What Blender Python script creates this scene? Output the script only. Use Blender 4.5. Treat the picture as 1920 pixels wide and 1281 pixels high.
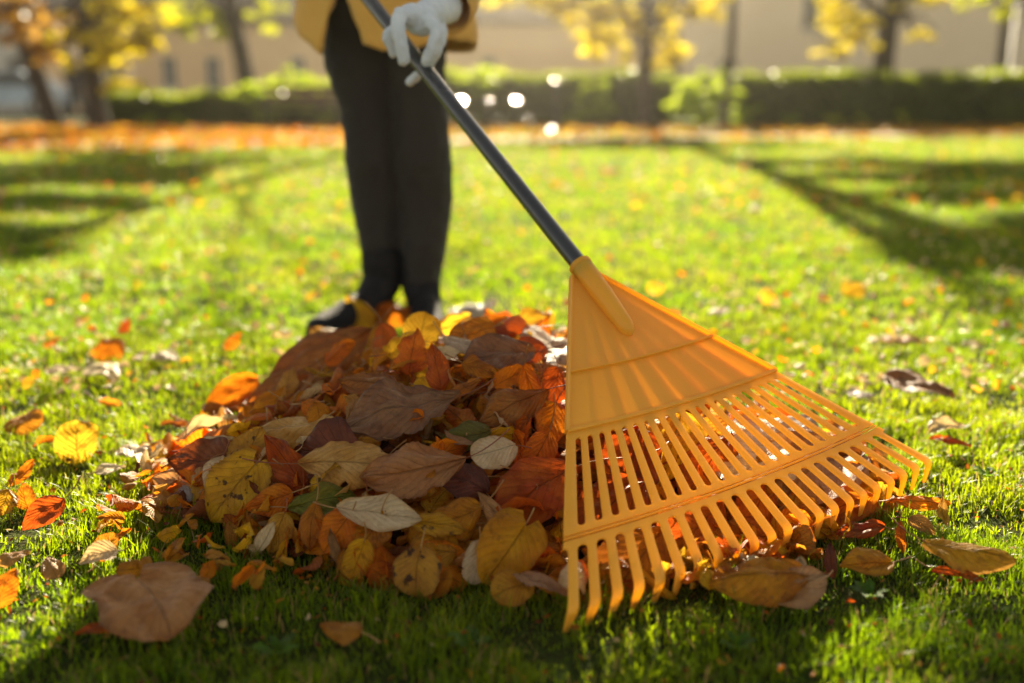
import bpy, math, random
import numpy as np
from mathutils import Vector, Matrix, noise as mn
R = math.radians
rng = np.random.default_rng(7)
random.seed(7)
for o in list(bpy.data.objects): bpy.data.objects.remove(o)
sc = bpy.context.scene
col = sc.collection

# ------------------------------------------------------------ camera
FPX, TH, CH = 1867.0, R(13.84), 0.62
cam = bpy.data.cameras.new('camera')
cam.lens = 35; cam.sensor_width = 36; cam.clip_start = .05; cam.clip_end = 2000
cam.dof.use_dof = True; cam.dof.focus_distance = 1.47; cam.dof.aperture_fstop = 1.5
co = bpy.data.objects.new('camera', cam); col.objects.link(co)
co.location = (0, 0, CH); co.rotation_euler = (R(90)-TH, 0, 0)
sc.camera = co
# ------------------------------------------------------------ light
SUN_EL, SUN_AZ = R(21.5), R(2)          # azimuth from +Y towards +X
world = bpy.data.worlds.new('World'); sc.world = world; world.use_nodes = True
wn = world.node_tree; wn.nodes.clear()
sky = wn.nodes.new('ShaderNodeTexSky'); sky.sky_type = 'NISHITA'; sky.sun_disc = False
sky.sun_elevation = SUN_EL; sky.sun_rotation = SUN_AZ
sky.air_density = .8; sky.dust_density = .4
bg = wn.nodes.new('ShaderNodeBackground'); bg.inputs[1].default_value = .05
wo = wn.nodes.new('ShaderNodeOutputWorld')
hs = wn.nodes.new('ShaderNodeHueSaturation'); hs.inputs['Saturation'].default_value = .45; wn.links.new(sky.outputs[0], hs.inputs['Color']); wm = wn.nodes.new('ShaderNodeMix'); wm.data_type = 'RGBA'; wm.blend_type = 'MULTIPLY'; wm.inputs[0].default_value = 1; wm.inputs[7].default_value = (1, .87, .68, 1); wn.links.new(hs.outputs[0], wm.inputs[6]); wn.links.new(wm.outputs[2], bg.inputs[0]); wn.links.new(bg.outputs[0], wo.inputs[0])
sl = bpy.data.lights.new('sun', 'SUN'); sl.energy = 5; sl.angle = R(.5); sl.color = (1, .85, .60)
so = bpy.data.objects.new('sun', sl); col.objects.link(so)
sd = Vector((math.sin(SUN_AZ)*math.cos(SUN_EL), math.cos(SUN_AZ)*math.cos(SUN_EL), math.sin(SUN_EL)))
so.rotation_euler = sd.to_track_quat('Z', 'Y').to_euler(); so.location = (0, 30, 20)
sc.view_settings.view_transform = 'Standard'; sc.view_settings.look = 'None'
sc.view_settings.gamma = 1; sc.view_settings.exposure = 2.3; sc.view_settings.use_curve_mapping = False
sc.render.engine = 'CYCLES'
sc.cycles.use_denoising = True
sc.cycles.max_bounces = 8; sc.cycles.transmission_bounces = 4; sc.cycles.diffuse_bounces = 4; sc.cycles.glossy_bounces = 3
sc.cycles.volume_bounces = 0; sc.cycles.caustics_reflective = False; sc.cycles.caustics_refractive = False
sc.cycles.sample_clamp_indirect = 4; sc.cycles.sample_clamp_direct = 0
sc.cycles.transparent_max_bounces = 8

# ------------------------------------------------------------ helpers
def ray(px, py):
    r = Vector(((px-960)/FPX, math.cos(TH)-(py-640.5)/FPX*math.sin(TH), -math.sin(TH)-(py-640.5)/FPX*math.cos(TH)))
    return r                                     # forward component = 1
def gp(px, py, h=0.0):
    r = ray(px, py); t = (CH-h)/(-r.z); return Vector((0, 0, CH))+r*t
def pd(px, py, Y):
    r = ray(px, py); return Vector((0, 0, CH))+r*(Y/r.y)
def tag(o, label=None, cat=None, group=None, kind=None):
    if label: o['label'] = label
    if cat: o['category'] = cat
    if group: o['group'] = group
    if kind: o['kind'] = kind
    return o
def empty(name, loc=(0, 0, 0), rz=0):
    o = bpy.data.objects.new(name, None); col.objects.link(o); o.location = loc; o.rotation_euler = (0, 0, rz)
    o.empty_display_size = .1
    return o
def mesh_obj(name, verts, faces, mat=None, parent=None, smooth=True, uvs=None):
    me = bpy.data.meshes.new(name); me.from_pydata([tuple(v) for v in verts], [], [tuple(f) for f in faces]); 
    if uvs is not None:
        ul = me.uv_layers.new(name='UVMap'); li = np.zeros(len(me.loops), np.int32); me.loops.foreach_get('vertex_index', li)
        ul.data.foreach_set('uv', np.asarray(uvs, np.float32)[li].ravel())
    if smooth: me.polygons.foreach_set('use_smooth', [True]*len(me.polygons))
    me.update(); o = bpy.data.objects.new(name, me); col.objects.link(o)
    if mat: me.materials.append(mat)
    if parent: o.parent = parent
    return o
class MB:
    def __init__(s): s.v = []; s.f = []
    def add(s, vs, fs):
        n = len(s.v); s.v += [tuple(v) for v in vs]; s.f += [tuple(i+n for i in f) for f in fs]; return s
    def box(s, x0, x1, y0, y1, z0, z1):
        v = [(x, y, z) for x in (x0, x1) for y in (y0, y1) for z in (z0, z1)]
        return s.add(v, [(0, 1, 3, 2), (4, 6, 7, 5), (0, 4, 5, 1), (2, 3, 7, 6), (0, 2, 6, 4), (1, 5, 7, 3)])
    def tube(s, pts, rad, n=12, flat=1.0, cap=True, up=None):
        pts = [Vector(p) for p in pts]; m = len(pts)
        if not hasattr(rad, '__len__'): rad = [rad]*m
        vs = []; ref = Vector(up) if up else None
        for i, p in enumerate(pts):
            t = (pts[min(i+1, m-1)]-pts[max(i-1, 0)]).normalized()
            if ref is None: ref = Vector((0, 0, 1)) if abs(t.z) < .9 else Vector((1, 0, 0))
            a = ref.cross(t).normalized(); b = t.cross(a).normalized(); ref = b
            r = rad[i]; ra, rb = (r if hasattr(r, '__len__') else (r, r*flat))
            for k in range(n):
                q = 2*math.pi*k/n; vs.append(p+a*(ra*math.cos(q))+b*(rb*math.sin(q)))
        fs = [(i*n+k, i*n+(k+1) % n, (i+1)*n+(k+1) % n, (i+1)*n+k) for i in range(m-1) for k in range(n)]
        if cap: fs += [tuple(range(n-1, -1, -1)), tuple((m-1)*n+k for k in range(n))]
        return s.add(vs, fs)
    def ball(s, c, r, n=12, m=8):
        c = Vector(c); r = r if hasattr(r, '__len__') else (r, r, r)
        vs = [c+Vector((0, 0, -r[2]))]
        for j in range(1, m):
            a = math.pi*j/m
            for k in range(n):
                q = 2*math.pi*k/n; vs.append(c+Vector((r[0]*math.sin(a)*math.cos(q), r[1]*math.sin(a)*math.sin(q), -r[2]*math.cos(a))))
        vs.append(c+Vector((0, 0, r[2])))
        fs = [(0, 1+(k+1) % n, 1+k) for k in range(n)]
        fs += [(1+j*n+k, 1+j*n+(k+1) % n, 1+(j+1)*n+(k+1) % n, 1+(j+1)*n+k) for j in range(m-2) for k in range(n)]
        L = len(vs)-1; fs += [(L, 1+(m-2)*n+k, 1+(m-2)*n+(k+1) % n) for k in range(n)]
        return s.add(vs, fs)
    def obj(s, name, mat, parent=None, smooth=True): return mesh_obj(name, s.v, s.f, mat, parent, smooth)
def spline(pts, n=8):
    pts = [Vector(p) for p in pts]; out = []
    P = [pts[0]*2-pts[1]]+pts+[pts[-1]*2-pts[-2]]
    for i in range(1, len(P)-2):
        for k in range(n):
            t = k/n; a, b, c, d = P[i-1:i+3]
            out.append(.5*((2*b)+(c-a)*t+(2*a-5*b+4*c-d)*t*t+(3*b-a-3*c+d)*t**3))
    out.append(pts[-1]); return out
def quads_obj(name, V, F, mat, parent=None, uv=None, smooth=False):
    """V (n,3) array, F (m,k) int array - fast path"""
    me = bpy.data.meshes.new(name); me.vertices.add(len(V)); me.vertices.foreach_set('co', np.asarray(V, np.float32).ravel())
    k = F.shape[1]; me.loops.add(F.size); me.loops.foreach_set('vertex_index', F.astype(np.int32).ravel())
    me.polygons.add(len(F)); me.polygons.foreach_set('loop_start', np.arange(0, F.size, k, dtype=np.int32))
    me.polygons.foreach_set('loop_total', np.full(len(F), k, np.int32))
    if uv is not None:
        ul = me.uv_layers.new(name='UVMap'); ul.data.foreach_set('uv', np.asarray(uv, np.float32)[F.ravel()].ravel())
    me.update(calc_edges=True)
    if smooth: me.polygons.foreach_set('use_smooth', np.ones(len(F), bool))
    o = bpy.data.objects.new(name, me); col.objects.link(o); me.materials.append(mat)
    if parent: o.parent = parent
    return o

# ------------------------------------------------------------ materials
class NT:
    def __init__(s, name):
        s.m = bpy.data.materials.new(name); s.m.use_nodes = True; s.t = s.m.node_tree; s.t.nodes.clear()
        s.out = s.t.nodes.new('ShaderNodeOutputMaterial')
    def n(s, typ, ins=None, **kw):
        nd = s.t.nodes.new('ShaderNode'+typ)
        for k, v in kw.items(): setattr(nd, k, v)
        for k, v in (ins or {}).items(): s.set(nd.inputs[k], v)
        return nd
    def set(s, sock, v):
        if isinstance(v, bpy.types.NodeSocket): s.t.links.new(v, sock)
        elif isinstance(v, bpy.types.Node): s.t.links.new(v.outputs[0], sock)
        elif isinstance(v, (tuple, list)) and len(v) == 3 and sock.type == 'RGBA': sock.default_value = (*v, 1)
        else: sock.default_value = v
    def math(s, op, a, b=0.0, c=None, clamp=False):
        nd = s.n('Math', operation=op, use_clamp=clamp); s.set(nd.inputs[0], a); s.set(nd.inputs[1], b)
        if c is not None: s.set(nd.inputs[2], c)
        return nd.outputs[0]
    def mix(s, f, a, b):
        nd = s.n('Mix', data_type='RGBA'); s.set(nd.inputs[0], f); s.set(nd.inputs[6], a); s.set(nd.inputs[7], b); return nd.outputs[2]
    def ramp(s, f, a, b):      # smoothstep
        nd = s.n('MapRange', interpolation_type='SMOOTHSTEP'); s.set(nd.inputs[0], f); nd.inputs[1].default_value = a; nd.inputs[2].default_value = b
        return nd.outputs[0]
    def noise(s, scale, detail=3, coord=None, rough=.55, dist=0):
        nd = s.n('TexNoise'); nd.inputs['Scale'].default_value = scale; nd.inputs['Detail'].default_value = detail
        nd.inputs['Roughness'].default_value = rough; nd.inputs['Distortion'].default_value = dist
        s.t.links.new((coord or s.obj()), nd.inputs['Vector']); return nd.outputs[0]
    def obj(s):
        if not hasattr(s, '_tc'): s._tc = s.n('TexCoord')
        return s._tc.outputs['Object']
    def uv(s): s.obj(); return s._tc.outputs['UV']
    def end(s, sh): s.t.links.new(sh.outputs[0] if isinstance(sh, bpy.types.Node) else sh, s.out.inputs[0]); return s.m

def plain(name, c1, c2=None, scale=8, rough=.7, bump=.0, bscale=None, metal=0, spec=.5, trans=0, tcol=None, sheen=0):
    N = NT(name); c2 = c2 or tuple(c*.75 for c in c1)
    f = N.ramp(N.noise(scale, 4), .35, .65)
    c = N.mix(f, c1, c2)
    p = N.n('BsdfPrincipled', {'Base Color': c, 'Roughness': rough, 'Metallic': metal, 'Specular IOR Level': spec, 'Sheen Weight': sheen})
    if bump:
        b = N.n('Bump', {'Height': N.noise(bscale or scale*6, 4), 'Strength': bump, 'Distance': .01}); N.t.links.new(b.outputs[0], p.inputs['Normal'])
    if trans:
        t = N.n('BsdfTranslucent', {'Color': tcol or c}); m = N.n('MixShader', {0: trans}); N.t.links.new(p.outputs[0], m.inputs[1]); N.t.links.new(t.outputs[0], m.inputs[2]); return N.end(m)
    return N.end(p)

def leaf_material(name, c1, c2, under, spot=(.08, .03, .01), spots=.35, trans=.4, tc=None, rough=.42, nv=8, vein_dark=.5):
    """two-sided leaf: c1/c2 patches, darker specks, midrib and side veins in UV space, paler underside"""
    N = NT(name)
    oi = N.n('ObjectInfo'); rnd = oi.outputs['Random']
    off = N.n('VectorMath', operation='ADD'); N.t.links.new(N.obj(), off.inputs[0])
    cx = N.n('CombineXYZ', {'X': N.math('MULTIPLY', rnd, 17.3), 'Y': N.math('MULTIPLY', rnd, 5.1), 'Z': 0.}); N.t.links.new(cx.outputs[0], off.inputs[1])
    co_ = off.outputs[0]
    sep = N.n('SeparateXYZ'); N.t.links.new(N.uv(), sep.inputs[0])
    u = N.math('ABSOLUTE', N.math('SUBTRACT', N.math('MULTIPLY', sep.outputs[0], 2.), 1.)); v = sep.outputs[1]
    big = N.ramp(N.noise(22, 4, co_), .38, .62); fine = N.noise(160, 4, co_, .7)
    col_ = N.mix(big, c1, c2)
    col_ = N.mix(N.math('MULTIPLY', N.ramp(fine, .45, .7), .35), col_, spot)
    sp = N.math('MULTIPLY', N.ramp(N.noise(60, 3, co_, .6), .56, .66), spots); col_ = N.mix(sp, col_, spot)
    # dry browned rim
    edge = N.ramp(N.math('ADD', u, N.math('MULTIPLY', N.noise(50, 3, co_), .5)), 1.0, 1.35)
    col_ = N.mix(N.math('MULTIPLY', edge, .7), col_, spot)
    # veins
    sv = N.math('SUBTRACT', N.math('MULTIPLY', v, float(nv)), N.math('MULTIPLY', N.math('POWER', u, .85), nv*.42))
    sv = N.math('ADD', sv, N.math('MULTIPLY', N.noise(25, 3, co_), .55))
    fr = N.math('ABSOLUTE', N.math('SUBTRACT', N.math('FRACT', sv), .5))
    side = N.math('SUBTRACT', 1., N.ramp(fr, .0, .04))
    mid = N.math('SUBTRACT', 1., N.ramp(u, .01, .05))
    vn = N.math('MAXIMUM', mid, N.math('MULTIPLY', side, .6))
    fv = N.n('TexVoronoi', feature='DISTANCE_TO_EDGE'); fv.inputs['Scale'].default_value = 260; N.t.links.new(co_, fv.inputs['Vector'])
    net = N.math('SUBTRACT', 1., N.ramp(fv.outputs[0], .0, .12))
    geo = N.n('NewGeometry'); back = geo.outputs['Backfacing']
    upc = N.mix(N.math('MULTIPLY', vn, vein_dark), col_, tuple(c*.45 for c in c2))
    dnc = N.mix(N.math('MULTIPLY', vn, .5), N.mix(.55, col_, under), tuple(min(1, c*.7) for c in under))
    dnc = N.mix(N.math('MULTIPLY', net, .15), dnc, spot)
    cc = N.mix(back, upc, dnc)
    # individual value shift
    hsv = N.n('HueSaturation', {'Hue': N.math('ADD', .49, N.math('MULTIPLY', rnd, .02)), 'Saturation': N.math('ADD', 1.0, N.math('MULTIPLY', rnd, .2)), 'Value': N.math('ADD', .74, N.math('MULTIPLY', rnd, .5)), 'Color': cc})
    cc = hsv.outputs[0]
    hgt = N.math('ADD', N.math('MULTIPLY', vn, -.5), N.math('ADD', N.math('MULTIPLY', N.math('COSINE', N.math('MULTIPLY', fr, 6.28)), -.10), N.math('ADD', N.math('MULTIPLY', net, -.08), N.math('MULTIPLY', N.noise(45, 4, co_), .9))))
    bmp = N.n('Bump', {'Height': hgt, 'Strength': .9, 'Distance': .0035})
    p = N.n('BsdfPrincipled', {'Base Color': cc, 'Roughness': N.math('ADD', rough, N.math('MULTIPLY', fine, .25)), 'Specular IOR Level': .38, 'Normal': bmp.outputs[0]})
    tcol = N.mix(N.math('MULTIPLY', vn, .5), tc or N.mix(.0, cc, cc), (.12, .03, .0))
    tcol = N.mix(sp, tcol, (.15, .04, .0))
    t = N.n('BsdfTranslucent', {'Color': tcol, 'Normal': bmp.outputs[0]})
    m = N.n('MixShader', {0: trans}); N.t.links.new(p.outputs[0], m.inputs[1]); N.t.links.new(t.outputs[0], m.inputs[2])
    return N.end(m)

LM = {
 'yellow':  leaf_material('leaf_yellow', (.72, .42, .025), (.58, .27, .015), (.55, .40, .14), (.16, .06, .01), .35, .5, (.95, .55, .03)),
 'mottled yellow': leaf_material('leaf_mottled_yellow', (.60, .34, .025), (.42, .21, .02), (.5, .36, .12), (.05, .025, .012), .95, .35, (.8, .42, .02)),
 'golden brown': leaf_material('leaf_golden_brown', (.46, .20, .02), (.32, .11, .012), (.42, .26, .11), (.08, .025, .01), .4, .4, (.85, .33, .02)),
 'orange':  leaf_material('leaf_orange', (.66, .22, .012), (.5, .12, .008), (.5, .25, .08), (.10, .02, .006), .3, .5, (1.0, .28, .01)),
 'rust red': leaf_material('leaf_rust_red', (.40, .125, .014), (.28, .065, .008), (.33, .16, .09), (.05, .012, .007), .3, .4, (.8, .12, .01)),
 'brown':   leaf_material('leaf_brown', (.37, .175, .042), (.27, .105, .024), (.34, .22, .14), (.06, .022, .012), .3, .25, (.7, .2, .02), nv=10),
 'warm brown': leaf_material('leaf_warm_brown', (.50, .26, .085), (.40, .185, .052), (.4, .26, .15), (.10, .04, .015), .2, .25, (.7, .25, .03), nv=9),
 'greyish brown': leaf_material('leaf_greyish_brown', (.33, .18, .075), (.23, .11, .045), (.36, .26, .19), (.05, .025, .018), .3, .2, (.5, .17, .03), .36, nv=11),
 'pinkish tan': leaf_material('leaf_pinkish_tan', (.46, .28, .14), (.38, .20, .085), (.48, .33, .22), (.16, .07, .035), .2, .25, (.7, .32, .1), nv=10),
 'tan':     leaf_material('leaf_tan', (.48, .28, .08), (.38, .19, .05), (.46, .33, .19), (.14, .06, .025), .35, .35, (.8, .4, .08)),
 'cream':   leaf_material('leaf_cream', (.66, .53, .35), (.56, .43, .27), (.72, .60, .43), (.3, .17, .07), .15, .3, (.8, .55, .22), .36, vein_dark=.3),
 'pale grey': leaf_material('leaf_pale_grey', (.52, .45, .40), (.42, .35, .30), (.58, .50, .45), (.2, .14, .1), .2, .2, (.6, .42, .25), .34, vein_dark=.3),
 'olive green': leaf_material('leaf_olive_green', (.12, .13, .025), (.16, .13, .025), (.25, .23, .10), (.04, .035, .01), .3, .35, (.4, .4, .03)),
 'dark brown': leaf_material('leaf_dark_brown', (.15, .045, .02), (.09, .025, .012), (.18, .09, .055), (.03, .01, .007), .3, .2, (.4, .08, .01)),
}
M_stem = plain('leaf_stem', (.36, .20, .06), (.25, .11, .03), 40, .5)
M_stem_red = plain('leaf_stem_red', (.25, .07, .02), (.16, .04, .015), 40, .5)

def grass_mat():
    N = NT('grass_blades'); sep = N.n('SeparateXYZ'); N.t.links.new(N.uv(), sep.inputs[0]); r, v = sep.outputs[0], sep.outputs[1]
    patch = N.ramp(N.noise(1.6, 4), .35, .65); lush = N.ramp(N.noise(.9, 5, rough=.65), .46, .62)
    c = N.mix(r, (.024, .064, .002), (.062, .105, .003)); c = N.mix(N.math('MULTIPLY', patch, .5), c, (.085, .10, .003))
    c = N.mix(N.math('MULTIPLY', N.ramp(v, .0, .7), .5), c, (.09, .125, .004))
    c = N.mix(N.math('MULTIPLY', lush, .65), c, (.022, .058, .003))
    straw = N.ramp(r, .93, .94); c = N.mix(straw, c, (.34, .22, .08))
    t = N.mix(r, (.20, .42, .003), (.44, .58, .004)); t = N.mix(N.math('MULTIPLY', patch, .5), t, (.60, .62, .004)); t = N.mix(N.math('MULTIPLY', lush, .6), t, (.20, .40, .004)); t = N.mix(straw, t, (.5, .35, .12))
    p = N.n('BsdfPrincipled', {'Base Color': c, 'Roughness': .4, 'Specular IOR Level': .3})
    tr = N.n('BsdfTranslucent', {'Color': t}); m = N.n('MixShader', {0: .5}); N.t.links.new(p.outputs[0], m.inputs[1]); N.t.links.new(tr.outputs[0], m.inputs[2]); return N.end(m)
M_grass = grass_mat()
def ground_mat():
    N = NT('lawn_soil'); a = N.ramp(N.noise(9, 5), .35, .65); b = N.ramp(N.noise(90, 5), .4, .62)
    c = N.mix(a, (.030, .055, .010), (.055, .075, .014)); c = N.mix(N.math('MULTIPLY', b, .7), c, (.035, .026, .012))
    bm = N.n('Bump', {'Height': N.noise(120, 5), 'Strength': .8, 'Distance': .02})
    return N.end(N.n('BsdfPrincipled', {'Base Color': c, 'Roughness': 1., 'Specular IOR Level': .05, 'Normal': bm.outputs[0]}))
M_ground = ground_mat()

# ------------------------------------------------------------ ground
def rake_frame():
    a, b, c = .6371, .6063, .06
    A = Vector((math.sin(a)*math.cos(b), -math.cos(a)*math.cos(b), -math.sin(b)))
    X = Vector((-A.y, A.x, 0)).normalized(); X = X if X.x > 0 else -X
    N = X.cross(A); N = N if N.z > 0 else -N
    return A, (math.cos(c)*X+math.sin(c)*N).normalized(), (math.cos(c)*N-math.sin(c)*X).normalized()
RA, RX, RN = rake_frame(); RO = Vector((.1147, 1.6132, .3358))
def rake_z(x, y):        # height of the rake's plane over (x, y)
    return RO.z-((x-RO.x)*RN.x+(y-RO.y)*RN.y)/RN.z
def pile_h(x, y):
    def g(cx, cy, sx, sy, h, p=2.0):
        d = (((x-cx)/sx)**2+((y-cy)/sy)**2)**.5
        return h*max(0, 1-d**p) if d < 1 else 0
    h = max(g(-.11, 1.71, .43, .54, .175, 1.7), g(.20, 1.58, .44, .32, .115), g(.12, 1.37, .33, .22, .06), g(-.32, 1.60, .28, .26, .09), g(.02, 2.02, .38, .34, .14))
    d = RO-Vector((x, y, 0)); w = (Vector((x, y, rake_z(x, y)))-RO); s = w.dot(RA); u = abs(w.dot(RX))
    if -.02 < s < .62 and u < .03+.70*s+.03: h = min(h, max(.006, rake_z(x, y)-(.035 if s < .4 else .055)))
    return max(h, 0)
def lawn_z(x, y):
    return .012*mn.noise(Vector((x*1.3, y*1.3, 0)))+.006*mn.noise(Vector((x*5, y*5, 3)))
def grid_sheet(name, xs, ys, zf, mat, kind='structure'):
    vs = [(x, y, zf(x, y)) for y in ys for x in xs]; n = len(xs)
    fs = [(j*n+i, j*n+i+1, (j+1)*n+i+1, (j+1)*n+i) for j in range(len(ys)-1) for i in range(n-1)]
    return tag(mesh_obj(name, vs, fs, mat), kind=kind)
xs = [-400, -100, -40, -20]+[i*.5-8 for i in range(8)]+[-4+i*.1 for i in range(81)]+[4.5+i*.5 for i in range(8)]+[20, 40, 100, 400]
ys = [-60, -20, -5, -2]+[-1+i*.1 for i in range(80)]+[7.5+i*.5 for i in range(30)]+[30, 45, 80, 200, 600]
lawn = grid_sheet('lawn', xs, ys, lambda x, y: lawn_z(x, y)-.012, M_ground)
M_path = plain('path_gravel', (.40, .30, .21), (.30, .22, .15), 30, .95, .5, 200)
pathv = [(-60, 15.2), (-30, 13.6), (-12, 12.6), (-5, 12.9), (0, 14.8), (6, 16.4), (20, 17.0), (60, 17.2)]
def strip(name, pts, w, z, mat):
    vs = []; 
    for x, y in pts: vs += [(x, y-w/2, z), (x, y+w/2, z)]
    return tag(mesh_obj(name, vs, [(2*i, 2*i+2, 2*i+3, 2*i+1) for i in range(len(pts)-1)], mat), kind='structure')
strip('path', pathv, 1.6, .012, M_path)
strip('street', [(-120, 36), (120, 36)], 9, .004, plain('asphalt', (.055, .052, .05), (.04, .04, .04), 3, .9, .3, 80))

# grass blades
def make_grass():
    bands = [(.55, 1.1, 38000, 1.0, 1.0), (1.1, 1.9, 42000, 1.0, 1.0), (1.9, 2.8, 19000, 1.4, 1.0), (2.8, 4.5, 6500, 2.2, 1.05), (4.5, 8, 2400, 3.6, 1.1), (8, 19.5, 520, 8., 1.2)]
    V = []; UV = []; off = 0; T = []; Q = []
    for y0, y1, dens, ws, hs in bands:
        xw = .56*y1+.55; n = int((y1-y0)*2*xw*dens)
        x = rng.uniform(-xw, xw, n); y = rng.uniform(y0, y1, n)
        keep = np.abs(x) < .56*y+.55
        # tufts
        tn = np.array([mn.noise(Vector((a*9, b*9, 1))) for a, b in zip(x, y)]) if n < 400000 else rng.uniform(-.5, .5, n)
        tn2 = np.array([mn.noise(Vector((a*33, b*33, 5))) for a, b in zip(x, y)])
        keep &= rng.uniform(0, 1, n) < (.88+tn*.8+tn2*.5)
        if y0 > 8: keep &= (y < np.interp(x, [p[0] for p in pathv], [p[1] for p in pathv])-.7)
        ph = np.array([pile_h(a, b) if 1 < b < 2.5 else 0 for a, b in zip(x, y)]); keep &= ph < .03
        x, y, tn, tn2 = x[keep], y[keep], tn[keep], tn2[keep]; n = len(x)
        z = np.array([lawn_z(a, b) for a, b in zip(x, y)])-.012
        h = (.016+.011*rng.uniform(0, 1, n)**1.5+.020*tn+.012*tn2)*hs; h = np.clip(h, .006, .05)
        h *= np.where(rng.uniform(0, 1, n) < .03, 1.7, 1)
        w = rng.uniform(.0006, .0013, n)*ws
        az = rng.uniform(0, 2*np.pi, n); lean = rng.uniform(.1, 1.0, n)*h; la = az+np.pi/2+rng.normal(0, .5, n)
        ca, sa = np.cos(az), np.sin(az); lx, ly = np.cos(la)*lean, np.sin(la)*lean
        r = rng.uniform(0, 1, n)
        if y0 < 2.5:
            segs = [(0, 1.), (.4, .9), (.75, .6), (1., .0)]
        else: segs = [(0, 1.), (.6, .8), (1., 0)]
        vs = []; uv = []
        for t, ww in segs:
            cx, cy, cz = x+lx*t*t, y+ly*t*t, z+h*(t-.25*t*t*(lean/h))
            if ww > 0:
                vs += [np.c_[cx-ca*w*ww, cy-sa*w*ww, cz], np.c_[cx+ca*w*ww, cy+sa*w*ww, cz]]; uv += [np.c_[r, r*0+t]]*2
            else: vs.append(np.c_[cx, cy, cz]); uv.append(np.c_[r, r*0+1])
        k = len(vs); A = np.stack(vs, 1).reshape(-1, 3); U = np.stack(uv, 1).reshape(-1, 2)
        base = off+np.arange(n)*k
        for s in range(len(segs)-2): a = base+2*s; Q.append(np.c_[a, a+1, a+3, a+2])
        a = base+2*(len(segs)-2); T.append(np.c_[a, a+1, a+2]); V.append(A); UV.append(U); off += n*k
    V = np.concatenate(V); UV = np.concatenate(UV); Q = np.concatenate(Q); T = np.concatenate(T)
    # all as triangles
    F = np.concatenate([Q[:, :3], Q[:, [0, 2, 3]], T])
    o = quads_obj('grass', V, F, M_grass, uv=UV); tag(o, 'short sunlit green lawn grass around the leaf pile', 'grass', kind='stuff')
make_grass()

# ------------------------------------------------------------ rake
def plastic():
    N = NT('yellow_plastic'); n1 = N.noise(6, 3); fine = N.noise(900, 2)
    c = N.mix(N.ramp(n1, .3, .7), (.97, .64, .085), (.94, .58, .07)); dirt = N.ramp(N.noise(34, 6, rough=.75), .60, .72); c = N.mix(N.math('MULTIPLY', dirt, .35), c, (.30, .17, .05)); scr = N.ramp(N.noise(150, 4, rough=.8), .62, .68); c = N.mix(N.math('MULTIPLY', scr, .2), c, (.55, .34, .10))
    b = N.n('Bump', {'Height': fine, 'Strength': .12, 'Distance': .0004})
    p = N.n('BsdfPrincipled', {'Base Color': c, 'Roughness': N.math('ADD', .36, N.math('MULTIPLY', dirt, .3)), 'Specular IOR Level': .45, 'Normal': b.outputs[0]})
    t = N.n('BsdfTranslucent', {'Color': (1., .60, .04)}); m = N.n('MixShader', {0: .5}); N.t.links.new(p.outputs[0], m.inputs[1]); N.t.links.new(t.outputs[0], m.inputs[2]); return N.end(m)
def plastic_grain():
    N = NT('grained_yellow_plastic'); fine = N.noise(650, 2, rough=.8)
    c = N.mix(N.ramp(fine, .3, .7), (.98, .68, .12), (.90, .52, .055))
    b = N.n('Bump', {'Height': fine, 'Strength': .6, 'Distance': .0012})
    p = N.n('BsdfPrincipled', {'Base Color': c, 'Roughness': .48, 'Normal': b.outputs[0]})
    t = N.n('BsdfTranslucent', {'Color': (1., .60, .04)}); m = N.n('MixShader', {0: .5}); N.t.links.new(p.outputs[0], m.inputs[1]); N.t.links.new(t.outputs[0], m.inputs[2]); return N.end(m)
M_pl, M_plg = plastic(), plastic_grain()
S1, S2, S3, S4 = .1824, .2770, .4247, .5139
W0, WK, ARC = .023, .6832, .037
def hw(s): return W0+WK*s
def rake_pt(s, u, n=0.0):      # s = nominal row, u in -1..1 across, n = height over the plane
    w = hw(s); return RO+RA*(s+ARC*w*(1-u*u))+RX*(w*u)+RN*n
NT_ = 22
def tine_bend(s, L=.040, rr=.011, ang=R(68)):
    """beyond S4-rr the tine turns down; returns (s offset, n offset, local tilt)"""
    s0 = S4-rr
    if s <= s0: return s, 0, 0
    d = s-s0; arc = rr*ang
    if d < arc: q = d/rr; return s0+rr*math.sin(q), -rr*(1-math.cos(q)), q
    e = d-arc; return s0+rr*math.sin(ang)+e*math.cos(ang), -rr*(1-math.cos(ang))-e*math.sin(ang), ang
def tine_rows(lower):
    g = .0055
    if not lower:
        a, b = S2+.012, S3-.012
        rows = [S2+.0025]+[a+.0055*(1-math.cos(R(q))) for q in range(0, 91, 15)]+[a+.0055+(b-a-.011)*k/10 for k in range(1, 10)]+[b-.0055*(1-math.cos(R(q))) for q in range(90, -1, -15)]+[S3-.0035]
    else:
        a = S3+.012; end = S4-.011+.011*R(68)+.036
        rows = [S3+.0035]+[a+.006*(1-math.cos(R(q))) for q in range(0, 91, 15)]+[a+.006+(S4-.011-a-.006)*k/8 for k in range(1, 9)]
        rows += [S4-.011+.011*R(68)*k/7 for k in range(1, 8)]+[S4-.011+.011*R(68)+.036*k/5 for k in range(1, 6)]
    return rows
def slot_half(s, lower):
    """half width of the slot either side of a tine, in metres"""
    pitch = 2*hw(s)/NT_; full = pitch*.25
    if not lower:
        a, b = S2+.012, S3-.012; full = pitch*.235
        if s <= a or s >= b: return 0
        e = min(s-a, b-s); r = .0055
    else:
        a = S3+.012; full = pitch*.27
        if s <= a: return 0
        e = s-a; r = .006
    return full*(1-max(0, 1-e/r)**2)**.5 if e < r else full
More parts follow.
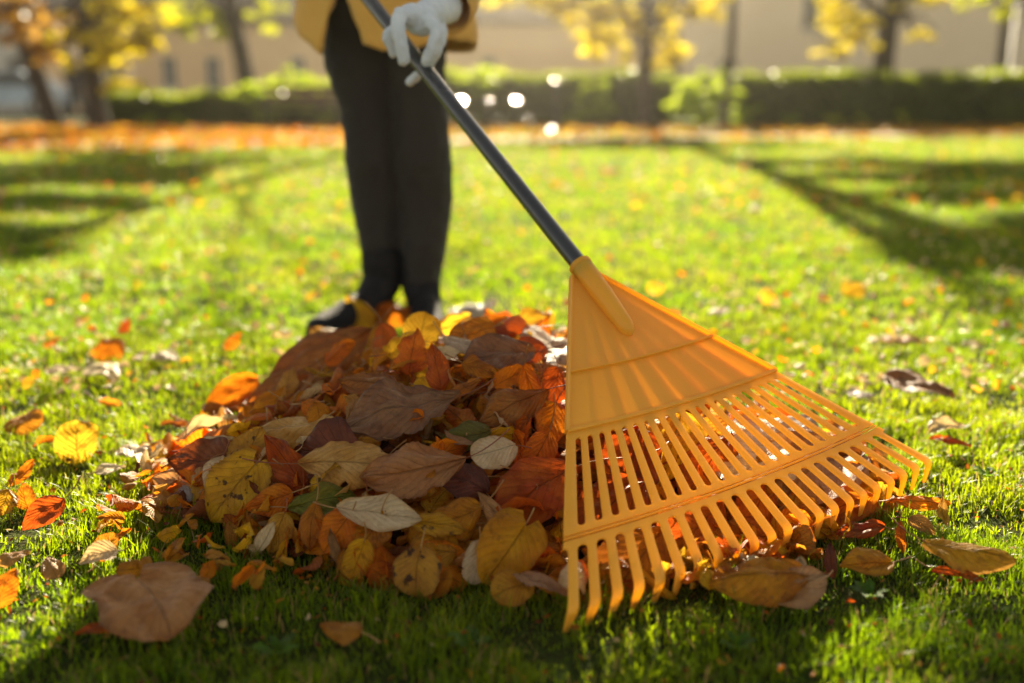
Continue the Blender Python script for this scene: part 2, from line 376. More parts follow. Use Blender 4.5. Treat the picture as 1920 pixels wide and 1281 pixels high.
def tine_strip(i, lower, mb):
    rows = tine_rows(lower); th = .0034; vs = []; m = 0; rt = random.Random(i*5+2); side_ = rt.uniform(-1, 1)*.0022; drop = rt.uniform(-1, 1)*.0022
    tip = rows[-1]
    for s in rows:
        u0, u1 = -1+2*i/NT_, -1+2*(i+1)/NT_
        sh = slot_half(s, lower); w = hw(min(s, S4)); pitch = 2*w/NT_
        la = sh if i > 0 else 0; lb = sh if i < NT_-1 else 0
        if lower and s > S3+.012:   # all tines equally wide
            la = lb = sh; 
        if lower and s > S4: k = (s-S4)/(tip-S4); la = lb = sh*(1+.35*k)
        xa, xb = w*u0+la, w*u1-lb
        bv = min(.0012, (la+lb)*.3)
        sn, nn, tl = tine_bend(s) if lower else (s, 0, 0)
        cu = (xa+xb)/2/w
        def P(x, n):
            uu = x/w; base = RO+RA*(ARC*hw(min(s, S4))*(1-uu*uu))
            # direction of the tine in plane: radial
            rad = RA+RX*(WK*cu)
            ex = sn-min(s, S4)
            kk = max(0, (s-S3)/(tip-S3))**2 if lower else 0
            return base+RX*(side_*kk)+RN*(drop*kk)+RA*min(s, S4)+RX*x+rad.normalized()*(ex*1.0)+RN*(nn+n*math.cos(tl))+RA*(n*math.sin(tl))
        t = th/2*(1 if not lower or s < S4 else 1-.35*(s-S4)/(tip-S4))
        prof = [(xa+bv, t), (xb-bv, t), (xb, t-bv), (xb, -t), (xa, -t), (xa, t-bv)]
        vs += [P(x, n) for x, n in prof]
    m = len(rows); fs = [(6*r+k, 6*r+(k+1) % 6, 6*(r+1)+(k+1) % 6, 6*(r+1)+k) for r in range(m-1) for k in range(6)]
    fs.append(tuple(6*(m-1)+k for k in range(6))); fs.append(tuple(range(5, -1, -1)))
    mb.add(vs, fs)
def band(mb, s0, s1, t0, t1, us=(-1, 1), ns=None, nu=44):
    """slab between rows s0..s1, heights t0..t1 over the plane"""
    ns = ns or max(1, int((s1-s0)/.012)); vs = []
    rows = [s0+(s1-s0)*k/ns for k in range(ns+1)]; cols = [us[0]+(us[1]-us[0])*k/nu for k in range(nu+1)]
    for t in (t1, t0):
        for s in rows: vs += [rake_pt(s, u, t) for u in cols]
    c = nu+1; n = (ns+1)*c
    F = []
    for j in range(ns):
        for k in range(nu):
            a = j*c+k; F.append((a, a+1, a+c+1, a+c)); F.append((n+a, n+a+c, n+a+c+1, n+a+1))
    for j in range(ns):
        a = j*c; F.append((a, a+c, n+a+c, n+a)); a += nu; F.append((a, n+a, n+a+c, a+c))
    for k in range(nu):
        a = k; F.append((a, n+a, n+a+1, a+1)); a = ns*c+k; F.append((a, a+1, n+a+1, n+a))
    mb.add(vs, F)
rake = empty('leaf_rake', (.4, 1.3, 0)); rake_inv = Matrix.Translation((-.4, -1.3, 0))
def rk(mb, name, mat, smooth=False, bevel=0, par=None):
    mb.v = [tuple(rake_inv @ Vector(v)) for v in mb.v]
    o = mb.obj(name, mat, par or rake, smooth)
    if bevel:
        b = o.modifiers.new('b', 'BEVEL'); b.width = bevel; b.segments = 2; b.limit_method = 'ANGLE'; b.angle_limit = R(40)
    if smooth:
        try: o.data.set_sharp_from_angle(angle=R(50))
        except Exception: pass
    return o
tag(rake, 'yellow plastic fan leaf rake with black pole standing on the leaf pile', 'rake')
mb = MB(); band(mb, .0, S1-.001, -.0012, .0012); rk(mb, 'upper_panel', M_plg)
mb = MB(); band(mb, S1+.001, S2-.001, -.0016, .0008); rk(mb, 'lower_panel', M_pl)
mb = MB()
for i in range(NT_): tine_strip(i, False, mb)
rk(mb, 'slotted_panel', M_pl, True)
for i in range(NT_):
    mb = MB(); tine_strip(i, True, mb); rk(mb, 'tine', M_pl, True)
for s, w, t in ((S1, .0022, .0065), (S2, .0030, .0065), (S3, .0013, .0028)):
    mb = MB(); band(mb, s-w, s+w, -.0024, t, ns=1); rk(mb, 'cross_rib', M_pl, bevel=.001)
for sg in (-1, 1):       # raised rims along the two sides of the panels
    mb = MB(); vs = []
    rows = [S2*k/24 for k in range(25)]
    for s in rows:
        c = rake_pt(s, sg); e = RX*sg
        vs += [c-e*.0035+RN*.0005, c-e*.0030+RN*.007, c+e*.0010+RN*.0075, c+e*.0022+RN*.005, c+e*.0022-RN*.004, c-e*.002-RN*.004]
    fs = [(6*r+k, 6*r+(k+1) % 6, 6*(r+1)+(k+1) % 6, 6*(r+1)+k) for r in range(24) for k in range(6)]+[(0, 1, 2, 3, 4, 5), tuple(144+k for k in range(5, -1, -1))]
    mb.add(vs, fs); rk(mb, 'side_rim', M_pl, True)
# stiffening ribs moulded under the panels
for k in range(7):
    mb = MB(); u = -.75+.25*k; pts = [(.03, 0), (S2-.004, 0)]
    a, b = rake_pt(.03, u*.8, -.0014), rake_pt(S2-.006, u, -.0018); e = RX*.0012
    vs = [a-e, a+e, b+e, b-e, a-e-RN*.004, a+e-RN*.004, b+e-RN*.010, b-e-RN*.010]
    mb.add(vs, [(0, 1, 2, 3), (7, 6, 5, 4), (0, 4, 5, 1), (1, 5, 6, 2), (2, 6, 7, 3), (3, 7, 4, 0)]); rk(mb, 'stiffening_rib', M_pl)
# socket
ax = [RO+RA*(-.012)+RN*.010, RO+RA*.02+RN*.010, RO+RA*.06+RN*.009, RO+RA*.10+RN*.0075, RO+RA*.125+RN*.006, RO+RA*.137+RN*.004, RO+RA*.143+RN*.001]
mb = MB(); mb.tube(ax, [.0185, .0182, .017, .0155, .0145, .011, .004], 24); rk(mb, 'socket', M_pl, True)
mb = MB(); mb.tube([RO+RA*(-.014)+RN*.010, RO+RA*(-.006)+RN*.010], [.0195, .0195], 24); rk(mb, 'socket_collar', M_pl, True)
def pole_mat():
    N = NT('black_pole'); f = N.ramp(N.noise(7, 3), .3, .7)
    return N.end(N.n('BsdfPrincipled', {'Base Color': N.mix(f, (.010, .014, .020), (.014, .019, .027)), 'Roughness': N.math('ADD', .26, N.math('MULTIPLY', f, .05)), 'Specular IOR Level': .8, 'Coat Weight': .5, 'Coat Roughness': .15}))
M_pole = pole_mat()
PD = (-RA+Vector((-.02, 0, .012))).normalized(); P0 = RO+RN*.010+RA*.01
mb = MB(); mb.tube([P0+PD*(1.42*k/12) for k in range(13)], .0146, 24); rk(mb, 'pole', M_pole, True)
mb = MB(); mb.tube([P0+PD*t for t in (1.36, 1.37, 1.44, 1.445)], [.0152, .017, .017, .012], 20); rk(mb, 'pole_cap', plain('black_rubber', (.02, .02, .02), None, 30, .6), True)

# ------------------------------------------------------------ leaves
def prof(kind, v):
    if kind == 'ovate': return (math.sin(math.pi*min(1, v**.72))**.8)*1.0
    if kind == 'heart': return max(0, (1-(2*v**.62-1)**2))**.62 if v > 0 else 0
    if kind == 'round': return max(0, (1-(2*v-1)**2))**.5
    if kind == 'elliptic': return max(0, math.sin(math.pi*v))**.75
    if kind == 'narrow': return max(0, math.sin(math.pi*v**.9))**.9
    if kind == 'lobed': return max(0, (1-(2*v**.75-1)**2))**.5*(1+.10*math.sin(v*13))
LEAF_WR = {'ovate': .62, 'heart': .88, 'round': .92, 'elliptic': .50, 'narrow': .30, 'lobed': 1.0}
def leaf_geo(kind, L, cup=0., bend=0., wave=.0, fold=0., twist=0., serr=.0, seed=0, nu=12, nv=22, wr=None, tear=0.):
    """grid leaf, stalk end at y=0, tip at y=L, upper face +z; cup/bend are angles across/along"""
    W = L*(wr or LEAF_WR[kind])/2; vs = []; uv = []; rnd = random.Random(seed); ph = rnd.uniform(0, 6.28); ph2 = rnd.uniform(0, 6.28)
    asym = rnd.uniform(-.08, .08); sw = rnd.uniform(-.10, .10)
    for j in range(nv+1):
        v = j/nv; vv = .004+.992*v
        for i in range(nu+1):
            u = -1+2*i/nu; w = W*max(.02, prof(kind, vv))*(1+asym*(1 if u > 0 else -1))
            se = 1+serr*(1 if j % 2 else -1)*abs(u)**6+abs(u)**2*(.10*mn.noise(Vector((vv*5+seed*.37, (2.2 if u > 0 else -2.2), seed*.11)))+.05*mn.noise(Vector((vv*14+seed*.37, (2.2 if u > 0 else -2.2), 4))))
            if tear: se *= 1-tear*abs(u)**3*max(0, mn.noise(Vector((vv*7+seed, (1 if u > 0 else -1)*3.1, seed*.7))))*1.6
            x = u*w*se; y = vv*L
            if kind == 'heart': y -= L*.17*abs(u)**1.3*(1-vv)**4
            if kind == 'round': y -= L*.05*abs(u)**1.3*(1-vv)**5
            if kind == 'lobed': y -= L*.20*abs(u)**1.5*(1-vv)**3; y += L*.10*abs(u)**2*vv**3*.0
            x += sw*L*math.sin(math.pi*vv)*.5
            z = -.10*W*0+wave*L*(math.sin(vv*9+ph+u*1.5)*abs(u)**1.5*.6+math.sin(vv*17+ph2-u*2)*abs(u)**3*.35)
            z += wave*L*.5*mn.noise(Vector((x/L*4+seed, y/L*4, 0)))
            z += abs(x)*math.tan(fold)
            # ribs between side veins
            z += L*.0035*math.cos(2*math.pi*(vv*8-abs(u)*3.2+.5*mn.noise(Vector((u*2+seed, vv*3, 0)))))*min(1, abs(u)*4)*(1-abs(u)*.5)
            z += L*.085*mn.noise(Vector((u*1.7+seed*1.3, vv*2.6, seed)))+L*.035*mn.noise(Vector((u*4+seed*1.3, vv*7, seed)))
            if abs(cup) > 1e-3:
                k = cup/max(W, 1e-6); q = x*k; x, z = math.sin(q)/k-z*math.sin(q), (1-math.cos(q))/k+z*math.cos(q)
            tw = twist*(vv-.5); x, z = x*math.cos(tw)-z*math.sin(tw), x*math.sin(tw)+z*math.cos(tw)
            if abs(bend) > 1e-3:
                k = bend/L; q = (y-L*.5)*k; y, z = math.sin(q)/k-z*math.sin(q)+L*.5, (1-math.cos(q))/k+z*math.cos(q)
            vs.append((x, y-L*.5, z)); uv.append(((u+1)/2, vv))
    n = nu+1; fs = [(j*n+i, j*n+i+1, (j+1)*n+i+1, (j+1)*n+i) for j in range(nv) for i in range(nu)]
    return vs, fs, uv
LEAVES = []        # (object, colour, shape word, size, zone)
def rot_from(nrm, ax):
    z = Vector(nrm).normalized(); y = Vector(ax); y = (y-z*y.dot(z)).normalized(); x = y.cross(z); return Matrix((x, y, z)).transposed()
def add_leaf(pos, nrm, ax, kind, colour, L, zone, label=None, stem=True, seed=None, **kw):
    seed = len(LEAVES)*3+1 if seed is None else seed
    vs, fs, uv = leaf_geo(kind, L, seed=seed, **kw)
    o = mesh_obj('fallen_leaf', vs, fs, LM[colour], None, True, uv)
    m = rot_from(nrm, ax).to_4x4(); m.translation = Vector(pos); o.matrix_world = m
    r = random.Random(seed+99)
    if stem:
        n = (kw.get('nu', 12)+1); b = Vector(vs[n//2]); d = (b-Vector(vs[n+n//2])).normalized(); sl_ = L*r.uniform(.25, .55); sx = r.uniform(-.5, .5); sz = r.uniform(-.1, .6)
        pts = [b-d*.002, b+d*sl_*.35+Vector((sx*.1*sl_, 0, .05*sl_*sz)), b+d*sl_*.7+Vector((sx*.4*sl_, 0, .3*sl_*sz)), b+d*sl_+Vector((sx*.8*sl_, 0, .7*sl_*sz))]
        mb = MB(); mb.tube(spline(pts, 3), [.0007+.0005*(k/9) for k in range(10)], 5)
        mb.obj('stem', M_stem if r.random() < .7 else M_stem_red, o)
    LEAVES.append([o, colour, kind, L, zone, label]); return o
def hit_pile(px, py):
    r = ray(px, py); o = Vector((0, 0, CH)); t = .8
    while t < 6:
        p = o+r*t
        if p.z < max(pile_h(p.x, p.y), lawn_z(p.x, p.y)+.004): return p
        t += .004
    return gp(px, py)
def hf_normal(x, y):
    e = .03; return Vector((pile_h(x-e, y)-pile_h(x+e, y), pile_h(x, y-e)-pile_h(x, y+e), 2*e)).normalized()
CAMR, CAMU = Vector((1, 0, 0)), Vector((0, math.sin(TH), math.cos(TH)))
def place(px, py, deg, Lpx,  kind, colour, zone='pile', face=.35, yaw=0., lift=.012, label=None, **kw):
    """deg: direction of the tip as seen in the photograph; face: how far it leans to the viewer"""
    p = hit_pile(px, py); dep = (p-Vector((0, 0, CH))).dot(Vector((0, math.cos(TH), -math.sin(TH))))
    n = hf_normal(p.x, p.y); n = (n*(1-face)+Vector((yaw, -1.0, .35))*face).normalized()
    a = CAMR*math.cos(R(deg))+CAMU*math.sin(R(deg))
    vd = (p-Vector((0, 0, CH))).normalized()
    # axis lying in the leaf plane and projecting onto the wanted direction
    s = vd.cross(a); d = s.cross(n); d = d.normalized() if d.dot(a) > 0 else -d.normalized()
    proj = (d-vd*d.dot(vd)).length
    L = Lpx/FPX*dep/max(.45, proj)
    if zone == 'pile' and px > 1060: kw['stem'] = False
    rr_ = random.Random(px*7+py); kw.setdefault('fold', rr_.uniform(-.05, .28)); kw.setdefault('twist', rr_.uniform(-.45, .45)); kw.setdefault('bend', rr_.uniform(-.8, .2)); kw['wave'] = kw.get('wave', .02)*1.25
    return add_leaf(p+Vector((0, 0, lift))-vd*.006, n, d, kind, colour, L, zone, label, **kw)

# signature leaves of the pile
SIG = [
 # px, py, deg, Lpx, kind, colour, kw
 (745, 806, 196, 245, 'elliptic', 'greyish brown', dict(face=.35, wave=.05, cup=-.45, serr=.02, tear=.25, wr=.50, lift=.035, nv=36, nu=16), 'large ribbed greyish brown leaf draped over the middle of the pile'),
 (655, 910, 355, 190, 'elliptic', 'pinkish tan', dict(face=.55, wave=.035, cup=-.2, tear=.35, wr=.52, lift=.03, nv=36, nu=16, bend=-.3), 'pinkish tan leaf with torn edge, left of the large brown one in the pile'),
 (775, 925, 190, 200, 'elliptic', 'warm brown', dict(face=.5, wave=.05, cup=-.35, serr=.02, tear=.2, wr=.55, lift=.04, nv=36, nu=16, bend=-.35), 'large brown ribbed leaf lying in front of the middle of the pile'),
 (580, 722, 212, 270, 'elliptic', 'brown', dict(face=.55, yaw=.15, wave=.04, cup=-.5, wr=.50, lift=.045, nv=36, nu=16, bend=-.4), 'long brown leaf arched over the upper left slope of the pile'),
 (553, 838, 185, 165, 'elliptic', 'pinkish tan', dict(face=.3, cup=-1.1, wave=.03, wr=.6, lift=.03, nv=30, nu=14), 'tan leaf with its edges rolled down on the left of the pile'),
 (436, 958, 232, 130, 'heart', 'mottled yellow', dict(face=.75, yaw=-.1, cup=-.25, wave=.02, serr=.035, lift=.03, nv=36, nu=16, wr=.84), 'large mottled yellow heart-shaped leaf hanging over the left front of the pile'),
 (472, 872, 60, 85, 'heart', 'mottled yellow', dict(face=.7, cup=-.4, wave=.03, serr=.03, lift=.03), 'mottled yellow leaf standing above the large heart-shaped one on the left'),
 (432, 775, 215, 130, 'ovate', 'orange', dict(face=.6, yaw=.4, cup=.6, wave=.05, lift=.03, wr=.5), 'glowing orange curled leaf at the left shoulder of the pile'),
 (505, 785, 240, 110, 'elliptic', 'golden brown', dict(face=.5, cup=.5, wave=.04, lift=.02), None),
 (378, 888, 180, 120, 'ovate', 'dark brown', dict(face=.5, cup=-.4, lift=.025, wr=.7), 'dark smooth red-brown leaf at the left edge of the pile'),
 (335, 918, 170, 95, 'ovate', 'pinkish tan', dict(face=.3, cup=-.3, lift=.012), None),
 (322, 945, 175, 70, 'ovate', 'pale grey', dict(face=.3, cup=-.2, lift=.010), None),
 (405, 912, 250, 75, 'ovate', 'cream', dict(face=.5, cup=-.2, lift=.02), None),
 (395, 862, 10, 90, 'narrow', 'cream', dict(face=.2, cup=-.3, lift=.03), None),
 (385, 830, 20, 120, 'narrow', 'cream', dict(face=.2, cup=.4, lift=.03, wave=.04), 'pale narrow leaf catching the sun at the left edge of the pile'),
 (588, 1012, 262, 95, 'narrow', 'golden brown', dict(face=.9, cup=-.3, lift=.02, wr=.46), 'narrow golden brown leaf hanging down at the front of the pile'),
 (632, 1028, 235, 80, 'heart', 'orange', dict(face=.8, cup=-.3, serr=.02, lift=.02), None),
 (672, 1070, 250, 75, 'round', 'yellow', dict(face=.8, cup=-.2, lift=.015, wr=.78), 'pale yellow oval leaf at the front foot of the pile'),
 (520, 1020, 250, 85, 'ovate', 'tan', dict(face=.7, cup=-.6, lift=.015), None),
 (500, 1030, 60, 60, 'ovate', 'cream', dict(face=.6, cup=.4, lift=.02), None),
 (712, 1008, 352, 160, 'elliptic', 'cream', dict(face=.25, yaw=0, cup=-.2, lift=.035, wr=.42, wave=.02), 'long cream leaf lying pale side up at the front of the pile'),
 (785, 1100, 265, 90, 'round', 'mottled yellow', dict(face=.85, cup=-.25, lift=.02, wr=.95), 'round mottled yellow leaf standing on the grass in front of the pile'),
 (948, 1078, 235, 135, 'heart', 'yellow', dict(face=.75, yaw=.2, cup=-.35, lift=.03, wr=.85), 'big two-tone yellow leaf at the front beside the rake'),
 (893, 1082, 260, 80, 'round', 'cream', dict(face=.75, cup=-.2, lift=.02, wr=.7), 'cream leaf tucked behind the big yellow leaf beside the rake'),
 (960, 1118, 200, 80, 'round', 'yellow', dict(face=.5, cup=-.3, lift=.012), None),
 (925, 893, 195, 85, 'round', 'cream', dict(face=.35, cup=-.2, lift=.04, wr=.85), 'small white round leaf lying on dark leaves left of the rake'),
 (1003, 892, 240, 110, 'ovate', 'orange', dict(face=.7, cup=-.3, lift=.03, wr=.55), 'orange oval leaf leaning just left of the rake'),
 (1005, 965, 215, 190, 'elliptic', 'rust red', dict(face=.6, cup=-.2, wave=.04, lift=.03, wr=.62, nv=30), 'large rust red leaf lying partly under the rake edge'),
 (965, 803, 205, 145, 'elliptic', 'brown', dict(face=.6, cup=-.7, wave=.04, lift=.035, nv=30), 'brown arched leaf left of the rake with an orange one behind'),
 (1003, 785, 290, 110, 'ovate', 'orange', dict(face=.9, yaw=.5, cup=-.4, lift=.045, wr=.45), 'upright yellow-orange leaf glowing left of the rake panel'),
 (875, 838, 190, 95, 'ovate', 'olive green', dict(face=.6, cup=-.2, lift=.02), 'dark olive green leaf in the middle of the pile'),
 (775, 712, 80, 90, 'ovate', 'orange', dict(face=.85, cup=-.3, wave=.06, lift=.05, tear=.3, wr=.75), 'bright orange ragged leaf standing upright on the pile top'),
 (818, 738, 100, 90, 'ovate', 'rust red', dict(face=.8, yaw=-.5, cup=-.5, lift=.045, wr=.5), None),
 (938, 715, 190, 140, 'elliptic', 'greyish brown', dict(face=.25, cup=-.3, wave=.04, lift=.045, wr=.6, nv=30), 'shiny greyish brown leaf catching the light on the upper right of the pile'),
 (668, 625, 110, 90, 'ovate', 'yellow', dict(face=.8, cup=-.5, lift=.045), None),
 (740, 615, 350, 125, 'ovate', 'orange', dict(face=.6, cup=-.9, lift=.05, wr=.5), 'orange arched leaf on the crest of the pile in front of the boots'),
 (795, 660, 80, 70, 'round', 'yellow', dict(face=.8, cup=-.4, lift=.04), None),
 (905, 655, 20, 110, 'ovate', 'orange', dict(face=.7, cup=-.7, lift=.04), None),
 (870, 690, 330, 80, 'ovate', 'cream', dict(face=.2, cup=-.4, lift=.04), None),
 (1040, 690, 20, 80, 'round', 'cream', dict(face=.25, cup=-.3, lift=.04), 'white round leaf in the sun just left of the rake panel'),
 (1035, 735, 200, 80, 'ovate', 'tan', dict(face=.4, cup=-.3, lift=.03), None),
 (690, 762, 170, 110, 'ovate', 'brown', dict(face=.5, cup=-.7, lift=.035), None),
 (680, 795, 40, 75, 'ovate', 'tan', dict(face=.7, cup=-.3, lift=.025), None),
 (620, 665, 150, 90, 'ovate', 'tan', dict(face=.6, cup=-.5, lift=.04), None),
 (560, 690, 40, 50, 'ovate', 'rust red', dict(face=.6, cup=-.5, lift=.03), None),
 (600, 950, 10, 130, 'elliptic', 'olive green', dict(face=.2, cup=-.3, lift=.012), None),
 (860, 925, 160, 120, 'ovate', 'dark brown', dict(face=.4, cup=-.3, lift=.02), None),
 (930, 1000, 130, 110, 'ovate', 'pinkish tan', dict(face=.7, cup=-.9, lift=.03, wr=.4), None),
 (850, 1000, 200, 110, 'ovate', 'golden brown', dict(face=.6, cup=-.5, lift=.025), None),
 (820, 1018, 350, 120, 'narrow', 'mottled yellow', dict(face=.5, cup=-.3, lift=.025, wr=.4), None),
 (500, 905, 120, 130, 'ovate', 'golden brown', dict(face=.5, cup=-.3, lift=.012), None),
 (540, 910, 125, 150, 'narrow', 'rust red', dict(face=.7, cup=.4, lift=.03, wr=.4), None),
 (505, 960, 200, 90, 'ovate', 'orange', dict(face=.6, cup=-.3, lift=.018), None),
 (1015, 1120, 340, 110, 'narrow', 'pinkish tan', dict(face=.3, cup=.6, lift=.02), None),
 (620, 890, 200, 120, 'ovate', 'dark brown', dict(face=.4, cup=-.2, lift=.005), None),
 (1255, 835, 250, 150, 'ovate', 'yellow', dict(face=.3, cup=-.2, lift=.0), 'sunlit yellow leaf seen through the rake slots'),
 (1445, 835, 215, 200, 'elliptic', 'pale grey', dict(face=.1, cup=-.2, lift=.0, wr=.5), 'large pale greyish leaf under the right half of the rake'),
 (1190, 870, 260, 170, 'elliptic', 'rust red', dict(face=.35, cup=-.2, lift=.0, wr=.6), 'rust red leaf lying under the left slots of the rake'),
 (1330, 870, 240, 170, 'elliptic', 'rust red', dict(face=.3, cup=-.3, lift=-.01), None),
 (1150, 950, 220, 180, 'elliptic', 'rust red', dict(face=.4, cup=-.2, lift=0, wr=.6), None),
 (1180, 1060, 230, 220, 'elliptic', 'brown', dict(face=.4, cup=-.2, lift=-.005, wr=.6), 'large brown leaf behind the left tines of the rake'),
 (1300, 1000, 230, 200, 'elliptic', 'rust red', dict(face=.4, cup=-.3, lift=-.005, wr=.55), None),
 (1420, 950, 250, 120, 'ovate', 'orange', dict(face=.4, cup=-.3, lift=-.005), None),
 (1480, 960, 250, 90, 'narrow', 'tan', dict(face=.4, cup=-.5, lift=-.005), None),
 (1540, 880, 215, 180, 'elliptic', 'pinkish tan', dict(face=.1, cup=-.3, lift=-.005), None),
 (1590, 960, 200, 100, 'ovate', 'orange', dict(face=.4, cup=-.5, lift=.01), None),
]
for px, py, deg, Lp, kd, cl, fc, cu in [(850, 640, 30, 75, 'ovate', 'yellow', .7, -.6), (885, 665, 200, 85, 'round', 'golden brown', .6, -.5), (930, 650, 120, 80, 'ovate', 'orange', .8, -.5), (965, 668, 330, 75, 'heart', 'yellow', .6, -.4), (1010, 660, 60, 70, 'ovate', 'orange', .7, -.6), (985, 700, 200, 80, 'ovate', 'rust red', .5, -.5), (1000, 640, 10, 60, 'round', 'yellow', .6, -.3), (840, 705, 10, 60, 'ovate', 'cream', .3, -.5), (900, 735, 340, 70, 'ovate', 'golden brown', .5, -.5), (960, 750, 30, 75, 'ovate', 'orange', .6, .5), (715, 665, 80, 80, 'ovate', 'golden brown', .7, -.7), (760, 690, 20, 70, 'round', 'yellow', .6, -.5), (640, 700, 40, 70, 'ovate', 'orange', .6, -.6), (1040, 770, 260, 80, 'ovate', 'rust red', .6, -.5), (1035, 845, 260, 90, 'ovate', 'orange', .6, -.5), (870, 775, 30, 80, 'narrow', 'golden brown', .5, -.6), (540, 755, 70, 60, 'ovate', 'tan', .6, -.5)]:
    SIG.append((px, py, deg, Lp, kd, cl, dict(face=fc, cup=cu, lift=.04, wave=.04, bend=-.4), None))
for px, py, deg, Lp, kd, cl, kw, lb in SIG: place(px, py, deg, Lp, kd, cl, 'pile', label=lb, **kw)

